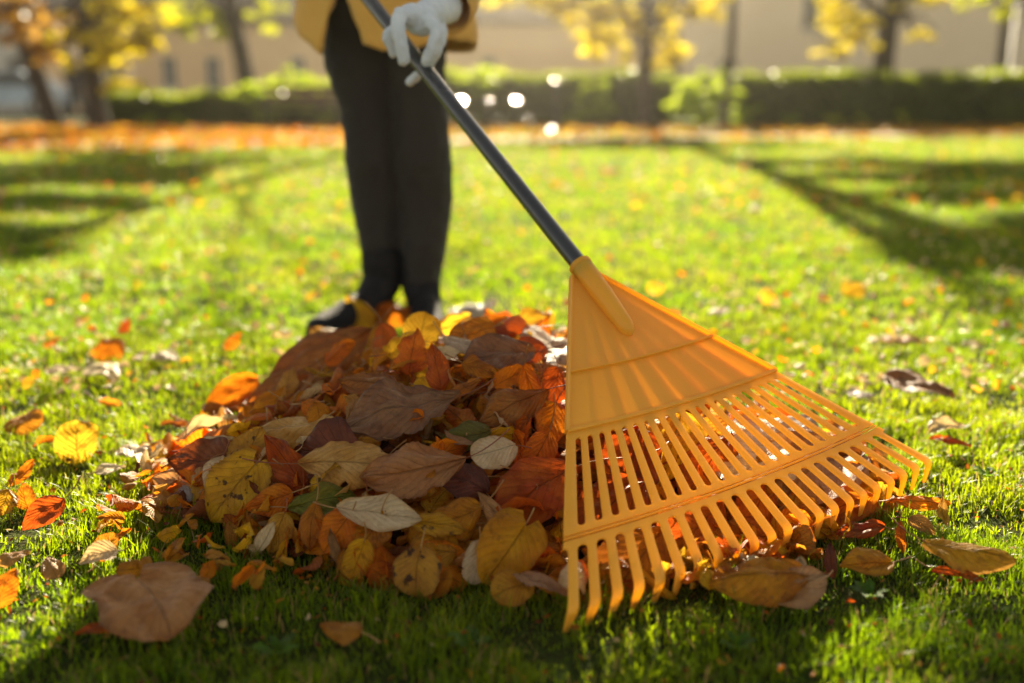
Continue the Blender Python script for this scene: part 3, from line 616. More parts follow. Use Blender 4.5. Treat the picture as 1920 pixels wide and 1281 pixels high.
GR = [   # leaves lying on the lawn
 (290, 1176, 300, 132, 'lobed', 'warm brown', dict(face=.18, cup=-.25, wave=.03, lift=.03, nv=40, nu=20, wr=.98, bend=-.2, stem=False), 'very large smooth brown leaf lying alone at the lower left'),
 (200, 1190, 190, 110, 'narrow', 'rust red', dict(face=.2, cup=-.6, lift=.01), 'rust leaf sticking out from beneath the very large brown one'),
 (150, 846, 90, 78, 'round', 'yellow', dict(face=.7, cup=-.2, lift=.02, wr=.98), 'round bright yellow leaf standing in the grass at the left'),
 (205, 664, 30, 60, 'round', 'orange', dict(face=.5, cup=-.6, lift=.015), None),
 (122, 709, 0, 62, 'ovate', 'cream', dict(face=.05, cup=-.5, lift=.02), None),
 (196, 707, 330, 55, 'ovate', 'cream', dict(face=.1, cup=-.5, lift=.02), None),
 (313, 677, 340, 42, 'ovate', 'cream', dict(face=.1, cup=-.5, lift=.015), None),
 (255, 865, 345, 62, 'ovate', 'cream', dict(face=.1, cup=-.5, lift=.02), None),
 (208, 896, 10, 55, 'ovate', 'cream', dict(face=.2, cup=-.4, lift=.015), None),
 (48, 805, 20, 70, 'round', 'golden brown', dict(face=.4, cup=-.7, lift=.015), None),
 (42, 908, 45, 65, 'narrow', 'orange', dict(face=.4, cup=-.6, lift=.02, wr=.45), None),
 (48, 942, 100, 52, 'ovate', 'orange', dict(face=.7, cup=-.3, lift=.012, wr=.7), None),
 (82, 987, 215, 90, 'ovate', 'rust red', dict(face=.6, cup=-.3, lift=.02, wr=.62), 'rust brown oval leaf leaning on grass at the left edge'),
 (8, 955, 250, 50, 'round', 'mottled yellow', dict(face=.6, cup=-.3, lift=.012), None),
 (186, 1068, 200, 70, 'ovate', 'cream', dict(face=.4, cup=.9, lift=.02, wr=.8), None),
 (203, 1050, 60, 55, 'round', 'golden brown', dict(face=.6, cup=.7, lift=.02), None),
 (222, 1033, 35, 60, 'narrow', 'orange', dict(face=.4, cup=-.8, lift=.02, wave=.05), None),
 (97, 1068, 120, 45, 'ovate', 'pinkish tan', dict(face=.3, cup=-.3, lift=.004), None),
 (27, 1062, 20, 60, 'ovate', 'tan', dict(face=.3, cup=-.5, lift=.015), None),
 (10, 1122, 60, 80, 'ovate', 'orange', dict(face=.6, cup=-.9, lift=.015), None),
 (280, 955, 200, 60, 'ovate', 'orange', dict(face=.6, cup=-.8, lift=.012), None),
 (415, 1065, 250, 30, 'ovate', 'greyish brown', dict(face=.5, cup=-.3, lift=.006), None),
 (640, 1196, 170, 80, 'ovate', 'brown', dict(face=.3, cup=-.9, lift=.012), 'small curled brown leaf on dark grass at the bottom'),
 (1722, 748, 345, 130, 'ovate', 'greyish brown', dict(face=.15, cup=-.45, lift=.035, wr=.6), 'large greyish brown leaf lying on the lawn right of the rake'),
 (1612, 757, 350, 55, 'ovate', 'pale grey', dict(face=.15, cup=-.4, lift=.02), None),
 (1772, 818, 10, 60, 'ovate', 'cream', dict(face=.3, cup=.5, lift=.02), None),
 (1782, 836, 350, 75, 'narrow', 'rust red', dict(face=.2, cup=-.5, lift=.012), None),
 (1722, 972, 355, 105, 'narrow', 'orange', dict(face=.3, cup=-.9, lift=.03, bend=-.7, wr=.36), 'narrow orange leaf curled above a tan one right of the tines'),
 (1765, 990, 280, 60, 'narrow', 'tan', dict(face=.4, cup=.9, lift=.02, bend=1.6), None),
 (1727, 1002, 330, 55, 'ovate', 'tan', dict(face=.7, cup=.5, lift=.012), None),
 (1690, 1022, 275, 62, 'narrow', 'orange', dict(face=.8, cup=-.5, lift=.012), None),
 (1622, 1078, 185, 95, 'ovate', 'golden brown', dict(face=.35, cup=-.5, lift=.018, wave=.04), 'golden crinkled leaf on grass right of the tine tips'),
 (1812, 1072, 348, 160, 'elliptic', 'tan', dict(face=.35, cup=-1.0, wave=.03, lift=.028, wr=.55, nv=30), 'long tan leaf with rolled edges lying at the lower right'),
 (1795, 1085, 350, 90, 'narrow', 'rust red', dict(face=.2, cup=.5, lift=.006), None),
 (1612, 1010, 190, 90, 'narrow', 'rust red', dict(face=.3, cup=-.7, lift=.012, wave=.04, wr=.4), None),
 (1560, 1070, 95, 75, 'narrow', 'dark brown', dict(face=.7, cup=-.7, lift=.015), None),
 (1425, 1118, 185, 190, 'elliptic', 'golden brown', dict(face=.3, cup=-.9, wave=.03, lift=.03, wr=.6, nv=30), 'large folded golden brown leaf on dark grass in front of the tines'),
 (1505, 1125, 30, 110, 'ovate', 'pinkish tan', dict(face=.4, cup=-.5, lift=.02), 'pinkish brown leaf at the right end of the folded golden one'),
 (1480, 1100, 60, 80, 'ovate', 'cream', dict(face=.3, cup=-.4, lift=.02), None),
 (888, 602, 15, 95, 'ovate', 'pale grey', dict(face=.3, cup=-.6, lift=.035), 'pale pinkish grey leaf on the lawn behind the crest of the pile'),
 (1690, 650, 0, 75, 'ovate', 'pinkish tan', dict(face=.1, cup=-.5, lift=.02), None),
 (1820, 660, 0, 35, 'ovate', 'cream', dict(face=.1, cup=-.5, lift=.02), None),
 (1230, 551, 30, 30, 'round', 'yellow', dict(face=.7, cup=-.3, lift=.02), None),
 (1440, 568, 80, 30, 'round', 'yellow', dict(face=.7, cup=-.3, lift=.02), None),
 (1600, 556, 30, 36, 'round', 'yellow', dict(face=.5, cup=-.3, lift=.02), None),
 (1350, 596, 10, 40, 'ovate', 'cream', dict(face=.1, cup=-.4, lift=.02), None),
 (1145, 326, 0, 36, 'ovate', 'orange', dict(face=.4, cup=-.4, lift=.03), None),
 (595, 350, 0, 26, 'round', 'cream', dict(face=.3, cup=-.3, lift=.03), None),
 (1418, 404, 0, 26, 'round', 'cream', dict(face=.3, cup=-.3, lift=.03), None),
 (438, 655, 45, 42, 'ovate', 'orange', dict(face=.6, cup=-.5, lift=.02), None),
 (235, 625, 60, 34, 'ovate', 'rust red', dict(face=.6, cup=-.5, lift=.02), None),
 (98, 655, 30, 34, 'ovate', 'orange', dict(face=.4, cup=-.5, lift=.02), None),
]
for px, py, deg, Lp, kd, cl, kw, lb in GR: place(px, py, deg, Lp, kd, cl, 'lawn', label=lb, **kw)

COLS = ['yellow', 'golden brown', 'orange', 'rust red', 'brown', 'tan', 'cream', 'dark brown', 'pinkish tan', 'mottled yellow', 'greyish brown', 'pale grey']
CW = np.array([.14, .22, .17, .13, .13, .12, .04, .02, .04, .06, .02, .01]); CW /= CW.sum()
KS = ['ovate', 'heart', 'round', 'elliptic', 'narrow']; KW = [.42, .10, .13, .2, .15]
def rnd_kw():
    return dict(cup=random.choice([-1, -1, 1])*random.uniform(.2, 2.1), bend=random.uniform(-1.5, 1.1), wave=random.uniform(.02, .09), fold=random.uniform(-.15, .5), twist=random.uniform(-.9, .9), serr=random.choice([0, 0, .02]), tear=random.choice([0, 0, .2]))
# more leaves over the surface of the pile, each a thing of its own
cnt = 0; tries = 0
while cnt < 130 and tries < 9000:
    tries += 1
    x, y = random.uniform(-.64, .66), random.uniform(1.05, 2.35); h = pile_h(x, y)
    if h < .012: continue
    if y > 2.0 and random.random() < .3: continue
    n = hf_normal(x, y); n = (n+Vector((random.gauss(0, .8), random.gauss(-.35, .8), 0))).normalized(); a = random.uniform(0, 6.28)
    under = rake_z(x, y)-h < .12 and x > .02
    if under and rake_z(x, y) < .10 and random.random() < .6: continue
    L = random.uniform(.045, .085)*(1.0 if random.random() < .8 else 1.5)
    add_leaf((x, y, h+(random.uniform(.004, .030) if not under else -.004)), n, (math.cos(a), math.sin(a), 0), random.choices(KS, KW)[0], COLS[rng.choice(len(COLS), p=CW)], L, 'pile', stem=(not under) and random.random() < .65, nu=8, nv=16, **rnd_kw()); cnt += 1
# scattered ones on the lawn, nearest first
cnt = 0
while cnt < 60:
    d = 1.3+4.7*random.random()**.75; x = random.uniform(-.54, .54)*d; y = d
    if pile_h(x, y) > 0 or (abs(x) < .5 and y < 1.2): continue
    if y < 1.6 and random.random() < .6: continue
    a = random.uniform(0, 6.28); L = random.uniform(.03, .06)
    add_leaf((x, y, lawn_z(x, y)+.012+L*.12), (random.gauss(0, .35), random.gauss(-.2, .35), 1), (math.cos(a), math.sin(a), 0), random.choices(KS, KW)[0], random.choice(['yellow', 'orange', 'cream', 'cream', 'pale grey', 'rust red', 'tan', 'pinkish tan', 'golden brown']), L, 'lawn', stem=d < 2.5 and random.random() < .5, nu=6, nv=10, **rnd_kw()); cnt += 1

# the uncountable rest
def leaf_mass(name, spots, label, mats, lod=(6, 10)):
    V = []; F = []; U = []; MI = []; off = 0
    for pos, n, a, kind, ci, L in spots:
        vs, fs, uv = leaf_geo(kind, L, nu=lod[0], nv=lod[1], seed=random.randrange(9999), **rnd_kw()); m = rot_from(n, a)
        A = np.array(vs) @ np.array(m).T+np.array(pos); V.append(A); F.append(np.array(fs)+off); U += uv; off += len(vs); MI += [ci]*len(fs)
    o = quads_obj(name, np.concatenate(V), np.concatenate(F), LM[mats[0]], uv=np.array(U), smooth=True)
    for m in mats[1:]: o.data.materials.append(LM[m])
    o.data.polygons.foreach_set('material_index', np.array(MI, np.int32)); return tag(o, label, 'leaf litter', kind='stuff')
sp = []
while len(sp) < 1900:
    x, y = random.uniform(-.68, .7), random.uniform(1.0, 2.4); h = pile_h(x, y)
    if h <= .004: continue
    n = hf_normal(x, y)+Vector((random.gauss(0, .8), random.gauss(-.1, .8), 0)); a = random.uniform(0, 6.28)
    sp.append(((x, y, max(.008, h-random.uniform(-.008 if rake_z(x, y)-h > .12 or x < 0 else .012, .055))), n, (math.cos(a), math.sin(a), .01), random.choices(KS, KW)[0], int(rng.choice(8, p=[.12, .24, .13, .19, .18, .08, .02, .04])), random.uniform(.04, .085)))
k_ = 0
while k_ < 150:
    a = random.uniform(0, 6.28); q_ = random.uniform(.98, 1.25); x, y = -.08+math.cos(a)*.46*q_, 1.62+math.sin(a)*.50*q_
    if pile_h(x, y) > .02 or y < 1.15: continue
    a2 = random.uniform(0, 6.28); sp.append(((x, y, lawn_z(x, y)+random.uniform(.014, .03)), (random.gauss(0, .5), random.gauss(-.2, .5), 1), (math.cos(a2), math.sin(a2), 0), random.choices(KS, KW)[0], int(rng.choice(8, p=[.10, .24, .12, .16, .14, .12, .10, .02])), random.uniform(.018, .05))); k_ += 1
leaf_mass('leaf_pile', sp, 'packed autumn leaves filling the inside of the raked pile', COLS[:8])
mbs = MB(); k_ = 0
while k_ < 150:
    x, y = random.uniform(-.6, .5), random.uniform(1.1, 2.3); h = pile_h(x, y)
    if h < .02 or (rake_z(x, y)-h < .1 and x > .03): continue
    a = random.uniform(0, 6.28); l = random.uniform(.02, .055); p = Vector((x, y, h+random.uniform(.005, .03))); d = Vector((math.cos(a), math.sin(a), random.uniform(-.2, .9))).normalized(); q_ = Vector((random.gauss(0, .3), random.gauss(0, .3), random.gauss(0, .3)))
    mbs.tube(spline([p, p+d*l*.5+q_*l*.3, p+d*l+q_*l*.1], 3), [.0006, .0006, .0007, .0007, .0008, .0009, .0012], 5); k_ += 1
tag(mbs.obj('leaf_stalks', M_stem), 'loose thin leaf stalks strewn over the pile', 'leaf litter', kind='stuff')
mbp = MB(); g_ = [(-.66+i*.04, 1.0+j*.04) for j in range(36) for i in range(35)]  # dark brown sheet just below the surface of the pile
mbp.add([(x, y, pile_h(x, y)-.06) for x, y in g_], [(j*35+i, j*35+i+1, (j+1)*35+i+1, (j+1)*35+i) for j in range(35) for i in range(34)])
tag(mbp.obj('pile_underlay', plain('pile_underlay', (.06, .025, .012), (.03, .012, .007), 40, .9, .5, 90)), 'dark brown sheet lying beneath the leaves of the pile', 'leaf litter', kind='stuff')
sp = []
while len(sp) < 900:
    d = 5.5+10*random.random(); x = random.uniform(-.62, .62)*d; a = random.uniform(0, 6.28)
    sp.append(((x, d, .03), (random.gauss(0, .4), random.gauss(0, .4), 1), (math.cos(a), math.sin(a), 0), 'ovate', random.choice([0, 0, 1, 2, 3, 5, 6, 6, 6]), random.uniform(.05, .08)))
while len(sp) < 4000:  # small cream bits put in for dew sparkle, with some coloured flecks
    d = 2.0+9*random.random()**1.3; x = random.uniform(-.6, .6)*d; a = random.uniform(0, 6.28)
    if pile_h(x, d) > 0: continue
    sp.append(((x, d, lawn_z(x, d)+random.uniform(.012, .028)), (random.gauss(0, .5), random.gauss(-.3, .5), 1), (math.cos(a), math.sin(a), 0), random.choice(['ovate', 'round']), random.choice([6, 6, 6, 6, 0, 2]), random.uniform(.010, .030)))
while len(sp) < 5300:
    d = random.uniform(.85, 2.4); x = random.uniform(-.6, .6)*d; a = random.uniform(0, 6.28)
    sp.append(((x, d, lawn_z(x, d)+random.uniform(.003, .016)), (random.gauss(0, .6), random.gauss(-.2, .6), 1), (math.cos(a), math.sin(a), 0), random.choice(['narrow', 'ovate']), random.choice([1, 3, 3, 4, 4, 5, 7, 6]), random.uniform(.005, .014)))
leaf_mass('leaves_and_dew_sparkle', sp, 'far scattered yellow and white leaves, with cream bits put in for dew sparkle', COLS[:8], (4, 5))
sp = []
while len(sp) < 9000:
    x = random.uniform(-14, 14); yy = float(np.interp(x, [p[0] for p in pathv], [p[1] for p in pathv])); y = random.uniform(yy-.5, 20.5) if random.random() < .85 else random.uniform(yy-1.6, yy)
    if x > -1 and random.random() < .7: continue
    if abs(y-yy) < .8 and random.random() < .8: continue
    a = random.uniform(0, 6.28)
    sp.append(((x, y, .03+random.random()*.05), (random.gauss(0, .5), random.gauss(-.6, .4), 1), (math.cos(a), math.sin(a), 0), 'ovate', random.choice([2, 2, 0, 0, 0, 1, 5] if x < -1.5 else [0, 0, 5, 1]), random.uniform(.09, .15)))
leaf_mass('leaf_litter', sp, 'orange and yellow leaf carpet along the path and hedge', COLS[:8], (2, 3))

# weeds
def weed(px, py, n, L, label):
    p = gp(px, py); root = empty('weed', (p.x, p.y, lawn_z(p.x, p.y))); tag(root, label, 'weed', 'broad-leaved weeds in the lawn'); r_ = random.Random(px)
    for k in range(n):
        vs, fs, uv = leaf_geo('elliptic', L*r_.uniform(.7, 1.1), cup=.4, bend=-.8, wave=.02, nu=6, nv=10, seed=px+k, wr=.45); a = 6.28*k/n+r_.uniform(-.3, .3)
        o = mesh_obj('leaf', vs, fs, M_weed, root, True, uv); m = rot_from((-.5*math.cos(a), -.5*math.sin(a), 1), (math.cos(a), math.sin(a), .5)).to_4x4(); m.translation = (math.cos(a)*L*.45, math.sin(a)*L*.45, .012); o.matrix_local = m
M_weed = leaf_material('weed_green', (.05, .12, .01), (.08, .15, .015), (.14, .2, .05), (.03, .05, .01), .1, .35, (.25, .45, .02))
weed(1630, 1125, 6, .030, 'broad green weed between the folded golden leaf and the golden crinkled one')
weed(880, 1225, 7, .028, 'broad green weed in the dark grass at the bottom centre')
weed(520, 1240, 6, .030, 'broad green weed in dark grass right of the very large brown leaf')
weed(1850, 900, 6, .026, 'broad green weed at the right edge beyond the rake tips')
weed(60, 1220, 5, .028, 'broad green weed in the bottom left corner')
weed(1380, 1230, 6, .026, 'broad green weed at the bottom below the folded golden leaf')
# sprigs
def sprig(px, py, Lm, lean, label, base_h, mat, name='conifer_sprig'):
    p = hit_pile(px, py); mb = MB(); r = random.Random(px)
    d = Vector(lean).normalized(); pts = [p+d*Lm*t+Vector((.006*math.sin(t*5), 0, .0)) for t in (0, .2, .4, .6, .8, 1.)]
    mb.tube(pts, [.0011, .001, .0009, .0008, .0006, .0003], 5)
    for k in range(16):
        t = .25+.72*k/16; b = p+d*Lm*t; s = (-1 if k % 2 else 1); q = (d*.8+Vector((s*.9, r.uniform(-.5, .5), .2))).normalized(); l = Lm*.24*(1.15-t)
        mb.tube([b, b+q*l*.5, b+q*l+Vector((0, 0, l*.2))], [.0012, .0011, .0004], 5)
    o = mb.obj(name, mat); tag(o, label, 'sprig')
M_sprig = plain('dry_sprig', (.40, .12, .03), (.25, .07, .02), 60, .7)
sprig(1003, 735, .085, (.25, -.05, 1), 'upright rusty conifer sprig sticking out of the pile left of the rake', 0, M_sprig)
sprig(345, 965, .05, (-.8, -.3, .25), 'dry reddish conifer sprig lying at the left front edge of the pile', 0, M_sprig)

# ------------------------------------------------------------ person
def wrinkle(o, size, st, kind='CLOUDS'):
    t = bpy.data.textures.new('folds', kind); t.noise_scale = size; m = o.modifiers.new('folds', 'DISPLACE'); m.texture = t; m.strength = st; m.mid_level = .5; m.texture_coords = 'LOCAL'; return o
def remesh(o, vox, it=6):
    m = o.modifiers.new('r', 'REMESH'); m.mode = 'VOXEL'; m.voxel_size = vox; m.use_smooth_shade = True
    s = o.modifiers.new('s', 'SMOOTH'); s.iterations = it; s.factor = .5; return o
def cloth(name, c1, c2, rough=.9, sheen=.3, trans=0, scale=5):
    N = NT(name); f = N.ramp(N.noise(scale, 4), .3, .7); c = N.mix(f, c1, c2)
    wv = N.noise(420, 2); b = N.n('Bump', {'Height': N.math('ADD', N.math('MULTIPLY', wv, .4), N.noise(28, 4)), 'Strength': .5, 'Distance': .004})
    p = N.n('BsdfPrincipled', {'Base Color': c, 'Roughness': rough, 'Sheen Weight': sheen, 'Normal': b.outputs[0]})
    if not trans: return N.end(p)
    t = N.n('BsdfTranslucent', {'Color': c}); m = N.n('MixShader', {0: trans}); N.t.links.new(p.outputs[0], m.inputs[1]); N.t.links.new(t.outputs[0], m.inputs[2]); return N.end(m)
M_coat = cloth('mustard_wool', (.86, .53, .12), (.78, .45, .09), trans=.12)
M_leg = cloth('black_leggings', (.016, .014, .013), (.022, .020, .018), .85, .1)
M_boot = plain('black_leather', (.012, .012, .014), (.02, .02, .022), 20, .75, .2, 60, spec=.15)
M_glove = cloth('pale_blue_glove', (.76, .82, .90), (.68, .75, .85), .75, .2, .15, 30)
M_skin = plain('skin', (.62, .38, .27), (.58, .33, .23), 10, .5)
M_hair = plain('brown_hair', (.10, .05, .025), (.06, .03, .015), 60, .5, .6, 200)
PY = 2.74
person = empty('person', (-.32, PY, 0)); tag(person, 'standing person in mustard coat, black leggings, black boots and pale gloves holding the rake', 'person')
def pp(mb):
    mb.v = [(v[0]+.32, v[1]-PY, v[2]) for v in mb.v]; return mb
def legpt(px, py, Y=None):
    return pd(px, py, Y or PY)
# leg centre lines and widths in photo pixels: (y, left edge, right edge)
LL = [(60, 606, 722), (110, 610, 726), (160, 626, 730), (200, 640, 735), (250, 646, 739), (300, 649, 741), (340, 653, 743), (380, 657, 744), (420, 666, 742), (460, 676, 741), (500, 685, 740), (540, 690, 742)]
RL = [(60, 722, 836), (110, 722, 832), (160, 728, 834), (200, 733, 837), (250, 738, 841), (300, 741, 845), (340, 744, 847), (380, 746, 846), (420, 748, 842), (460, 751, 836), (500, 753, 829), (540, 754, 823)]
def leg_mb(mb, T, grow=0.0, top=True):
    pts, rad = [], []
    for y, a, b in T:
        p = pd((a+b)/2, y, PY); w = (b-a)/FPX*(p.y*math.cos(TH))/2*1.03; off = .018*math.sin(max(0, min(1, (y-300)/160))*math.pi); p.y += off
        pts.append(p); rad.append((w+grow, w*1.05+grow))
    if top:
        p = pts[0]; s = -1 if T is LL else 1
        pts = [Vector((-.315+s*.075, PY, .93)), Vector((-.315+s*.082, PY, .84))]+pts; rad = [(.088+grow, .10+grow), (.088+grow, .096+grow)]+rad
    pts.reverse(); rad.reverse(); mb.tube(pts, rad, 20, up=(0, 1, 0))
body = MB()
for T in (LL, RL): leg_mb(body, T, -.008)
body.tube([(-.315, PY, z) for z in (.86, .93, 1.0, 1.08, 1.18, 1.28, 1.36, 1.40)], [(.165, .115), (.168, .115), (.145, .10), (.125, .09), (.14, .10), (.155, .105), (.14, .085), (.07, .06)], 24, up=(0, 1, 0))
body.tube([(-.315, PY, 1.38), (-.315, PY-.015, 1.44), (-.315, PY-.02, 1.49)], [.052, .048, .046], 16)
body.ball((-.315, PY-.03, 1.58), (.072, .09, .105), 20, 14); body.ball((-.315, PY-.055, 1.53), (.052, .06, .06), 16, 10)
body.tube([(-.315, PY-.12, 1.60), (-.315, PY-.135, 1.565), (-.315, PY-.12, 1.555)], [.007, .013, .008], 10)
for s in (-1, 1): body.ball((-.315+s*.073, PY-.02, 1.57), (.010, .02, .03), 10, 8)
hand1, hand2 = P0+PD*.60, P0+PD*1.16
w1 = pd(838, 14, hand1.y+.13); w2 = hand2+Vector((.01, .12, .03))
SH = [Vector((-.155, PY, 1.33)), Vector((-.475, PY, 1.33))]; EL = [Vector((-.075, PY-.14, 1.06)), Vector((-.62, PY-.05, 1.08))]
for sh, el, wr in ((SH[0], EL[0], w1), (SH[1], EL[1], w2)):
    body.tube(spline([sh, (sh+el)/2, el, (el+wr)/2, wr], 4), [.05-.026*k/16 for k in range(17)], 14)
rb = pp(body).obj('body', M_skin, person); remesh(rb, .011)
lg = MB()
for T in (LL, RL): leg_mb(lg, T, .002)
lg.tube([(-.315, PY, z) for z in (.84, .90, .98, 1.02)], [(.15, .112), (.172, .12), (.165, .112), (.15, .105)], 24, up=(0, 1, 0))
wrinkle(remesh(pp(lg).obj('leggings', M_leg, person), .007, 4), .035, .010)
tp = MB(); tp.tube([(-.315, PY, z) for z in (.98, 1.08, 1.18, 1.28, 1.36, 1.41)], [(.158, .115), (.14, .105), (.152, .115), (.166, .118), (.15, .098), (.08, .07)], 24, up=(0, 1, 0))
pp(tp).obj('shirt', cloth('dark_shirt', (.02, .02, .022), (.03, .03, .03)), person)
hr = MB(); hr.ball((-.315, PY-.005, 1.605), (.085, .098, .105), 20, 14); hr.tube([(-.315, PY+.06, 1.60), (-.315, PY+.085, 1.48), (-.315, PY+.09, 1.36)], [(.085, .05), (.10, .045), (.08, .02)], 18, up=(0, 1, 0))
hv = MB(); hv.v = hr.v; hv.f = hr.f; pp(hv).obj('hair', M_hair, person)
ey = MB()
for s in (-1, 1): ey.ball((-.315+s*.029, PY-.108, 1.585), .011, 10, 8)
pp(ey).obj('eye', plain('eye_dark', (.05, .03, .02), None, 10, .2), person)
ms = MB(); ms.tube([(-.34, PY-.105, 1.525), (-.315, PY-.115, 1.522), (-.29, PY-.105, 1.525)], [.003, .006, .003], 8); pp(ms).obj('mouth', plain('lips', (.45, .16, .14), None, 10, .5), person)
# coat: open front shell hung from the shoulders
CXc = -.33
def coat():
    vs = []; nq, nz = 72, 40
    def half(z):     # half width / depth with height
        w = np.interp(z, [.6, .75, .95, 1.1, 1.3, 1.38, 1.42], [.235, .232, .215, .185, .20, .165, .085]); d = np.interp(z, [.6, .8, 1.0, 1.2, 1.36, 1.42], [.20, .185, .15, .135, .12, .075]); return w, d
    for j in range(nz+1):
        for i in range(nq+1):
            q = i/nq
            # hem height by angle around the body (front panels dip where the photo shows)
            x_l, x_r = None, None
            hem = np.interp(q, [0, .03, .10, .18, .30, .70, .82, .90, 1.0], [.745, .728, .735, .765, .74, .74, .825, .80, .725])
            z = 1.42+(hem-1.42)*(j/nz)**.9
            # slit edges (angle measured from the front, + = screen right)
            t = max(0, min(1, (.90-z)/.18))
            aR = np.interp(t, [0, 1], [-.40, -.10]); aL = np.interp(t, [0, 1], [-.45, -.66])
            if z > .95: g = min(1, (z-.95)/.4); aR = -.40+.25*g; aL = -.45-.02*g
            ang = aR+(2*math.pi+aL-aR)*q
            w, d = half(z); f = 1+.035*math.sin(ang*5+1.3)*max(0, min(1, (1.1-z)/.35))+.02*math.sin(ang*11)*max(0, min(1, (1.0-z)/.3))
            sw = .02*max(0, (.95-z)/.2)*(1 if q > .8 else 0)
            vs.append((CXc+math.sin(ang)*w*f-sw*.5, PY-math.cos(ang)*d*f-sw, z))
    n = nq+1; fs = [(j*n+i, j*n+i+1, (j+1)*n+i+1, (j+1)*n+i) for j in range(nz) for i in range(nq)]
    mb = MB(); mb.add(vs, fs); o = pp(mb).obj('coat', M_coat, person); s = o.modifiers.new('t', 'SOLIDIFY'); s.thickness = .006; s.offset = 0; wrinkle(o, .09, .03)
coat()
for sh, el, wr in ((SH[0], EL[0], w1), (SH[1], EL[1], w2)):
    mb = MB(); e = wr+(wr-el).normalized()*.012
    mb.tube(spline([sh+Vector((0, 0, .02)), (sh+el)/2, el, (el+e)/2, e], 5), [.072-.014*k/20+.003*math.sin(k*2.1) for k in range(21)], 20, cap=False)
    o = pp(mb).obj('sleeve', M_coat, person); s = o.modifiers.new('t', 'SOLIDIFY'); s.thickness = .006; s.offset = -1
# boots
def boot(ankle, toe, heel):
    mb = MB(); a = Vector(ankle); t = Vector(toe); h = Vector(heel); d = (t-h); d.z = 0; L = d.length; d.normalize()
    mb.tube([a+Vector((0, 0, .10)), a+Vector((0, 0, .04)), a, (h*.75+t*.25)+Vector((0, 0, .055))], [.056, .055, .056, .048], 18)
    mb.tube([h-d*.01+Vector((0, 0, .045)), h+d*L*.2+Vector((0, 0, .055)), h+d*L*.45+Vector((0, 0, .052)), h+d*L*.7+Vector((0, 0, .040)), h+d*L*.9+Vector((0, 0, .034)), h+d*L+Vector((0, 0, .028))], [(.030, .036), (.040, .050), (.043, .044), (.048, .034), (.042, .028), (.018, .016)], 20, up=(0, 0, 1))
    o = remesh(pp(mb).obj('boot', M_boot, person), .005, 5)
    sm = MB(); vs = []
    for z in (.0, .022):
        for k in range(28):
            q = 2*math.pi*k/28; u = .5-.5*math.cos(q); wd = (.036+.012*math.sin(u*3.0))*(1 if math.sin(q) >= 0 else -1)*abs(math.sin(q))**.55
            vs.append(h-d*.02+d*(L+.03)*u+d.cross(Vector((0, 0, 1)))*wd+Vector((0, 0, z)))
    sm.add(vs, [tuple(range(27, -1, -1)), tuple(28+k for k in range(28))]+[(k, (k+1) % 28, 28+(k+1) % 28, 28+k) for k in range(28)])
    sm.v = [(v[0]+.32, v[1]-PY, v[2]) for v in sm.v]; sm.obj('sole', plain('boot_sole', (.015, .014, .013), None, 20, .7), o, False)
boot(pd(716, 530, PY), (-.520, 2.50, 0), (-.355, 2.76, 0))
boot(pd(788, 530, PY), (-.215, 2.50, 0), (-.250, 2.77, 0))
# gloves
def glove(fingers, palm, cuff):
    mb = MB()
    for pts, rad in fingers: mb.tube(spline(pts, 4), [rad*.82*(1.02-.18*k/((len(pts)-1)*4)) for k in range((len(pts)-1)*4+1)], 12); mb.ball(pts[-1], rad*.70, 12, 8)
    for c, r in palm: mb.ball(c, r, 16, 12)
    mb.tube(spline(cuff[0], 4), [cuff[1][0]+(cuff[1][1]-cuff[1][0])*k/((len(cuff[0])-1)*4) for k in range((len(cuff[0])-1)*4+1)], 18)
    return wrinkle(remesh(pp(mb).obj('glove', M_glove, person), .0028, 3), .012, .005)
h1 = hand1.y
q = lambda px, py, dy: pd(px, py, h1+dy)
glove([
  ([q(752, 22, -.035), q(746, 50, -.055), q(752, 85, -.055), q(757, 112, -.048)], .0175),      # index finger lying over the pole
  ([q(776, 22, -.01), q(752, 50, -.01), q(726, 66, -.012), q(738, 100, .0)], .0135),           # thumb tip on the far side
  ([q(800, 38, -.02), q(818, 55, -.03), q(812, 85, -.035), q(800, 115, -.025)], .0165),        # middle finger right of the pole
  ([q(812, 42, .015), q(826, 62, .01), q(818, 98, .0), q(798, 128, .012), q(768, 154, .03)], .0135),  # ring finger curling beneath
  ([q(820, 40, .04), q(830, 60, .04), q(822, 90, .035), q(806, 108, .04)], .0135),
 ], [(q(790, 38, .005), (.034, .035, .030)), (q(772, 28, -.012), (.026, .03, .022))], ([q(790, 30, .01), q(815, 20, .05), w1], (.026, .033)))
def fist(c, ax_, wr):
    ax_ = ax_.normalized(); sd_ = ax_.cross(Vector((0, 0, 1))).normalized(); fr = sd_.cross(ax_); fg = []
    for k in range(4):
        o_ = c+ax_*(.03-.021*k); rr = .0245; l = (3.6, 3.9, 3.7, 3.2)[k]
        fg.append(([o_+(-fr*math.cos(a)+sd_*math.sin(a))*rr for a in np.linspace(-.6, -.6+l, 6)], .0098-.0006*(k == 3)))
    o_ = c+ax_*.045; fg.append(([c-sd_*.03-fr*.02, c-sd_*.028+ax_*.03+fr*.0, c-sd_*.01+ax_*.045+fr*.024, c+sd_*.016+ax_*.045+fr*.02], .011))
    glove(fg, [(c-sd_*.026-fr*.014, (.016, .026, .036))], ([c-sd_*.03-fr*.02, (c-sd_*.03+wr)/2, wr], (.024, .032)))
fist(hand2, -PD, w2)

